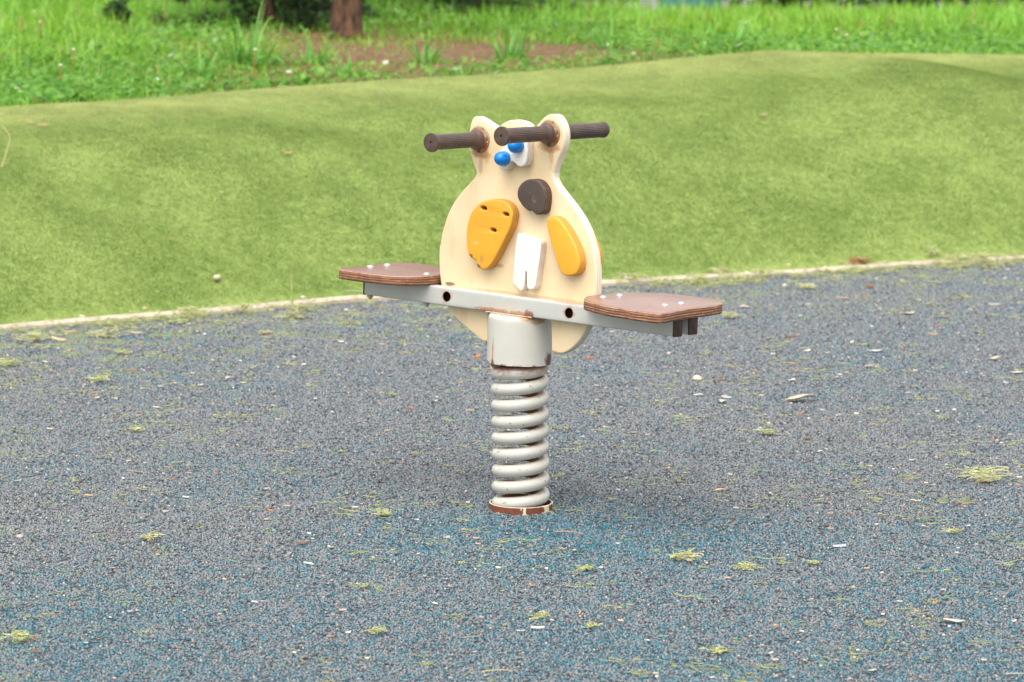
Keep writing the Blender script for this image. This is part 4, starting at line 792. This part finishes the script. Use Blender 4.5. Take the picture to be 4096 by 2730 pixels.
def leaf(R,s,c):
    n1,n2=8,5; V=[];F=[]; asp=R.uniform(.30,.55); cur=R.uniform(.05,.16)*s; tw=R.uniform(-.4,.4); ph=R.random()*6
    top=[]; 
    for i in range(n1):
        t=i/(n1-1); wv=s*asp*math.sin(PI*(t*.92+.04))**.8*.5*(1+.18*math.sin(9*t+ph))
        for j in range(n2):
            q=j/(n2-1)*2-1; z=.004+cur*(q*q)*.6+cur*math.sin(PI*t*1.3+ph)*.4+abs(cur)*.5+tw*q*wv*.3
            top.append(((t-.5)*s,q*wv+.06*s*math.sin(3*t+ph),max(.0035,z)))
    V=top+[(x,y,z-.0009) for x,y,z in top]; N=len(top)
    for i in range(n1-1):
        for j in range(n2-1):
            p=i*n2+j; F.append((p,p+n2,p+n2+1,p+1)); F.append((N+p,N+p+1,N+p+n2+1,N+p+n2))
    edge=[j for j in range(n2)]+[i*n2+n2-1 for i in range(1,n1)]+[(n1-1)*n2+j for j in range(n2-2,-1,-1)]+[i*n2 for i in range(n1-2,0,-1)]
    for k in range(len(edge)):
        p,q=edge[k],edge[(k+1)%len(edge)]; F.append((p,q,N+q,N+p))
    return V,F,[jit(c,R,.12) for _ in V]
def strand(R,p,ln,r,curl,up=.0,seg=8):
    a_=R.random()*2*PI; P=[Vector(p)]; cu=R.gauss(0,curl)
    for i in range(seg):
        cu+=R.gauss(0,curl*.6); a_+=cu/seg*2.2
        P.append(P[-1]+Vector((math.cos(a_)*ln/seg,math.sin(a_)*ln/seg,up*ln/seg*(1-i/seg*1.4)+R.gauss(0,.0007))))
    P=[Vector((q.x,q.y,max(q.z,.0032))) for q in P]
    return tube_along(P,r,3,False)
def tuft(R,s,c,core=None):
    parts=[];cols=[]
    n=int(12+s*620)
    for _ in range(n):
        p=(R.gauss(0,.22)*s,R.gauss(0,.2)*s,R.uniform(.003,.003+.26*s))
        v,f=strand(R,p,R.uniform(.3,.75)*s+.012,R.uniform(.0006,.0010),1.6,R.uniform(0,.45)); parts.append((v,f)); cols+=[jit(c if R.random()<.84 else (.60,.52,.36),R,.35)]*len(v)
    if core is not None:
        for _ in range(3+int(s*40)):
            v,f,cc=pebble(R,R.uniform(.12,.26)*s,core); ox_,oy_=R.gauss(0,.15)*s,R.gauss(0,.1)*s
            parts.append(([(x+ox_,y+oy_,z*.8+.002) for x,y,z in v],f)); cols+=cc
    V,F=merge(parts); return V,F,cols
def stalk(R,s,c,upright=False):
    P=[];n=9; b=R.uniform(-.2,.2)*s; 
    for i in range(n):
        t=i/(n-1)
        if upright and s>.09: P.append((.22*s*(t/.7 if t<.7 else (1-t)/.3),.03*s*t,t*s))
        elif upright: P.append((b*t*t+.10*s*t,.05*s*t,t*s))
        else: P.append(((t-.5)*s,b*(1-4*(t-.5)**2)+R.gauss(0,.01)*s,.005+.04*s*math.sin(PI*t)))
    r=max(.0011,.017*s); rs=[r*(1-.5*i/(n-1)) for i in range(n)]
    V,F=tube_along(P,rs,6); return V,F,[jit(c,R,.06)]*len(V)
def dandelion(R,s,c):
    P=[(.12*s*math.sin(t*1.2),.05*s*t,t*s) for t in np.linspace(0,1,8)]
    return P
def row(y): return 'behind' if y<.47 else ('mid' if y<.60 else ('level' if y<.76 else 'front'))
def where(kind,x,y,surface):
    if surface=='turf':
        cx='left part' if x<.33 else ('middle part' if x<.66 else 'right part'); return 'on the turf slope, '+cx
    if surface=='kerb': return 'by the kerb '+('left of toy' if x<.43 else ('near the panel' if x<.72 else 'at the right side'))
    cx='far left' if x<.13 else ('left' if x<.40 else ('centre' if x<.60 else ('right' if x<.85 else 'far right')))
    if y<.60: r='beyond the spring, '+{'far left':'by left picture edge','left':'left of the seesaw','centre':'behind the toy','right':'right of the seesaw','far right':'by right picture edge'}[cx]
    elif y<.78: r='level with the spring base, '+{'far left':'at the far left','left':'to its left','centre':'beside it','right':'to its right','far right':'at the far right'}[cx]
    elif y<.90: r='in front of the spring, '+{'far left':'at the far left','left':'on the left','centre':'in the middle','right':'on the right','far right':'at the far right'}[cx]
    else: r='in nearest foreground, '+{'far left':'lower left corner','left':'left side','centre':'middle','right':'right side','far right':'lower right corner'}[cx]
    return r
KN={'stone':('pebble','stone'),'pebble':('pebble','pebble'),'chip':('wood_chip','wood chip'),'leaf':('dry_leaf','dry leaf'),'fluff':('fibre_clump','fibre clump'),'tuft':('fibre_clump','fibre tuft'),'stalk':('dry_stalk','dry stalk'),'dandelion':('dandelion_stalk','dandelion stalk')}
GRP={'pebble':'pebbles scattered on the ground','wood_chip':'wood chips scattered on the ground','dry_leaf':'dry leaves scattered on the ground','fibre_clump':'clumps of loose turf fibre','dry_stalk':'dry stalks lying about','dandelion_stalk':'dandelion stalks in the lawn'}
CAT={'pebble':'pebble','wood_chip':'wood chip','dry_leaf':'dry leaf','fibre_clump':'fibre clump','dry_stalk':'dry stalk','dandelion_stalk':'dandelion'}
items=[]
for kind,x,y,s,c,ex,fx,fy in DATA['items']:
    e=x*math.cos(PHI)+y*math.sin(PHI); d=-x*math.sin(PHI)+y*math.cos(PHI)-float(kerb_m(e))
    surf='lawn' if d>DC else ('turf' if d>.10 else ('kerb' if d>-.22 else 'rubber'))
    cn={'bluewhite':'bluish white'}.get(c,c)
    big='long ' if (kind in('stalk','chip') and s>.028) else ('large ' if s>.035 else ('tiny ' if s<.009 else ('small ' if s<.015 else '')))
    if kind=='dandelion': lab='upright brownish dandelion stalk in the lawn, '+('left side' if fx<.2 else ('beside the bare soil' if fx<.5 else 'right side'))
    else:
        wr=where(kind,fx,fy,surf)
        lab=f"{big}{cn} {KN[kind][1]} {wr}" 
        if kind=='stalk' and ex=='up' and surf!='rubber': lab=f"{big}{cn} stalk standing up from the turf, "+('left part' if fx<.33 else ('middle' if fx<.66 else 'right part'))
    items.append([kind,x,y,s,c,ex,fx,fy,surf,lab])
from collections import defaultdict
bylab=defaultdict(list)
for it in items: bylab[it[9]].append(it)
ORD=['leftmost','second from left','third from left','fourth from left','fifth from left','sixth from left','seventh from left','eighth from left']
for lab,L in bylab.items():
    if len(L)>1:
        L.sort(key=lambda q:q[6])
        for i,q in enumerate(L):
            o_=ORD[i] if i<len(L)-1 or len(L)>8 else 'rightmost'
            q[9]=lab+(f', {o_} of {["","","two","three","four","five","six","seven","eight"][len(L)]}' if len(L)<9 else f', {o_}')
for idx,(kind,x,y,s,c,ex,fx,fy,surf,lab) in enumerate(items):
    R=random.Random(100+idx); c3_=PAL[c]; z=gz(x,y)
    if surf!='rubber': z-=.002
    if surf=='turf': z+=.010
    if surf=='kerb' and z<.012: z=.010 if abs(-x*math.sin(PHI)+y*math.cos(PHI)-float(kerb_m(x*math.cos(PHI)+y*math.sin(PHI))))<.07 else 0
    nm=KN[kind][0]; rot=R.random()*2*PI
    if kind in('stone','pebble'): V,F,C=pebble(R,max(s,.006),c3_)
    elif kind=='chip': V,F,C=chip(R,max(s,.009),c3_,R.uniform(.14,.30)); rot=R.gauss(0,.5)
    elif kind=='leaf': V,F,C=leaf(R,max(s,.012)*1.15,c3_); rot=R.gauss(0,.5)
    elif kind=='stalk': V,F,C=stalk(R,s,c3_,ex=='up'); rot=R.gauss(0,.25)
    elif kind=='tuft': V,F,C=tuft(R,s,c3_); rot=R.gauss(0,.3)
    elif kind=='fluff': V,F,C=tuft(R,s,PAL['green'],PAL['pale'] if c in('green','tan','pale') else PAL['white']); rot=R.gauss(0,.3)
    elif kind=='dandelion':
        z=gz(x,y)-.01; t=empty(nm,(x,y,z)); tag(t,lab,'dandelion',GRP[nm]); s=max(s,.05)
        P=dandelion(R,s,c3_); V,F=tube_along(P,.0022,6); mesh_obj('stem',V,F,M['litter'],t,tint=np.array([(.36,.18,.06)]*len(V)))
        V,F,C=pebble(R,.012,(.75,.68,.6)); p=P[-1]; mesh_obj('seed_head',[(a_+p[0],b_+p[1],c_+p[2]) for a_,b_,c_ in V],F,M['litter'],t,tint=np.array(C)); continue
    o=mesh_obj(nm,V,[tuple(f) for f in F],M['fibre'] if kind in('tuft','fluff') else M['litter'],None,smooth=0 if kind in('stone','pebble','leaf') else None,tint=np.array(C),loc=(x,y,z+(.002 if surf=='rubber' else 0)))
    o.rotation_euler=(0,0,rot); tag(o,lab,CAT[nm],GRP[nm])
# uncountable: loose fibres and fine grit
R=random.Random(5); parts=[];cols=[]
def place():
    while True:
        yy=R.uniform(-1.75,4.1); xx=R.uniform(-1,1)*((yy+CAM['D'])*.1255+.25)
        e=xx*math.cos(PHI)+yy*math.sin(PHI); d=-xx*math.sin(PHI)+yy*math.cos(PHI)-float(kerb_m(e))
        if d>-.015: continue
        p_=.30+.8*math.exp(d/.30)+.45*math.exp(d/1.0)*(1 if xx<0 else .8)+.35*max(0,xx-.2)
        cn=float(vnoise(np.array(xx),np.array(yy),2.6,33)); 
        if R.random()<p_*(.25+1.3*cn*cn): return xx,yy,d
for _ in range(900):
    xx,yy,d=place()
    for k in range(R.choice([1,2,2,3,4,6])):
        v,f=strand(R,(xx+R.gauss(0,.012),yy+R.gauss(0,.018),.005),R.uniform(.02,.060),R.uniform(.0004,.0007),1.5,R.uniform(0,.08))
        parts.append((v,f)); cols+=[jit((.50,.56,.22) if R.random()<.8 else (.55,.45,.25),R,.25)]*len(v)
# thick mat of fibres washed against the kerb
for _ in range(2600):
    e=R.uniform(-.6,4.1); g_=float(vnoise(np.array(e),np.array(3.3),4.5,44))
    d=-abs(R.gauss(0,.07))*(.5+g_)+R.uniform(-.02,.03)
    if R.random()>.12+g_**2*1.3*(1.2 if e>1.3 else .45): continue
    p=em(e,float(kerb_m(e))+d); z_=.013 if d>0 else .005
    for k in range(3):
        v,f=strand(R,(p[0]+R.gauss(0,.01),p[1]+R.gauss(0,.01),z_+R.uniform(0,.010)),R.uniform(.02,.05),R.uniform(.0006,.0010),1.7,R.uniform(0,.3))
        parts.append((v,f)); cols+=[jit((.50,.53,.22),R,.3)]*len(v)
V,F=merge(parts); o=mesh_obj('loose_turf_fibres',V,np.array(F),M['fibre'],tint=np.array(cols)); tag(o,'thin yellow green fibres strewn over the rubber surface',kind='stuff')
parts=[];cols=[]
for _ in range(1100):
    xx,yy,d=place(); c=R.choice([(.62,.50,.38),(.60,.40,.28),(.75,.70,.64),(.45,.30,.20),(.50,.22,.12),(.55,.48,.42)])
    s=R.uniform(.003,.0075)*(1.3 if R.random()<.1 else 1)
    if R.random()<.55:
        v,f,cc=pebble(R,s,c)
    else: v,f,cc=chip(R,s*1.8,c,.3)
    a_=R.gauss(0,.7); parts.append(([(xx+x*math.cos(a_)-y*math.sin(a_),yy+x*math.sin(a_)+y*math.cos(a_),z+.003) for x,y,z in v],f)); cols+=cc
V,F=merge(parts); o=mesh_obj('loose_grit',V,F,M['litter'],tint=np.array(cols)); tag(o,'fine pale grit and bark crumbs on the rubber surface',kind='stuff')
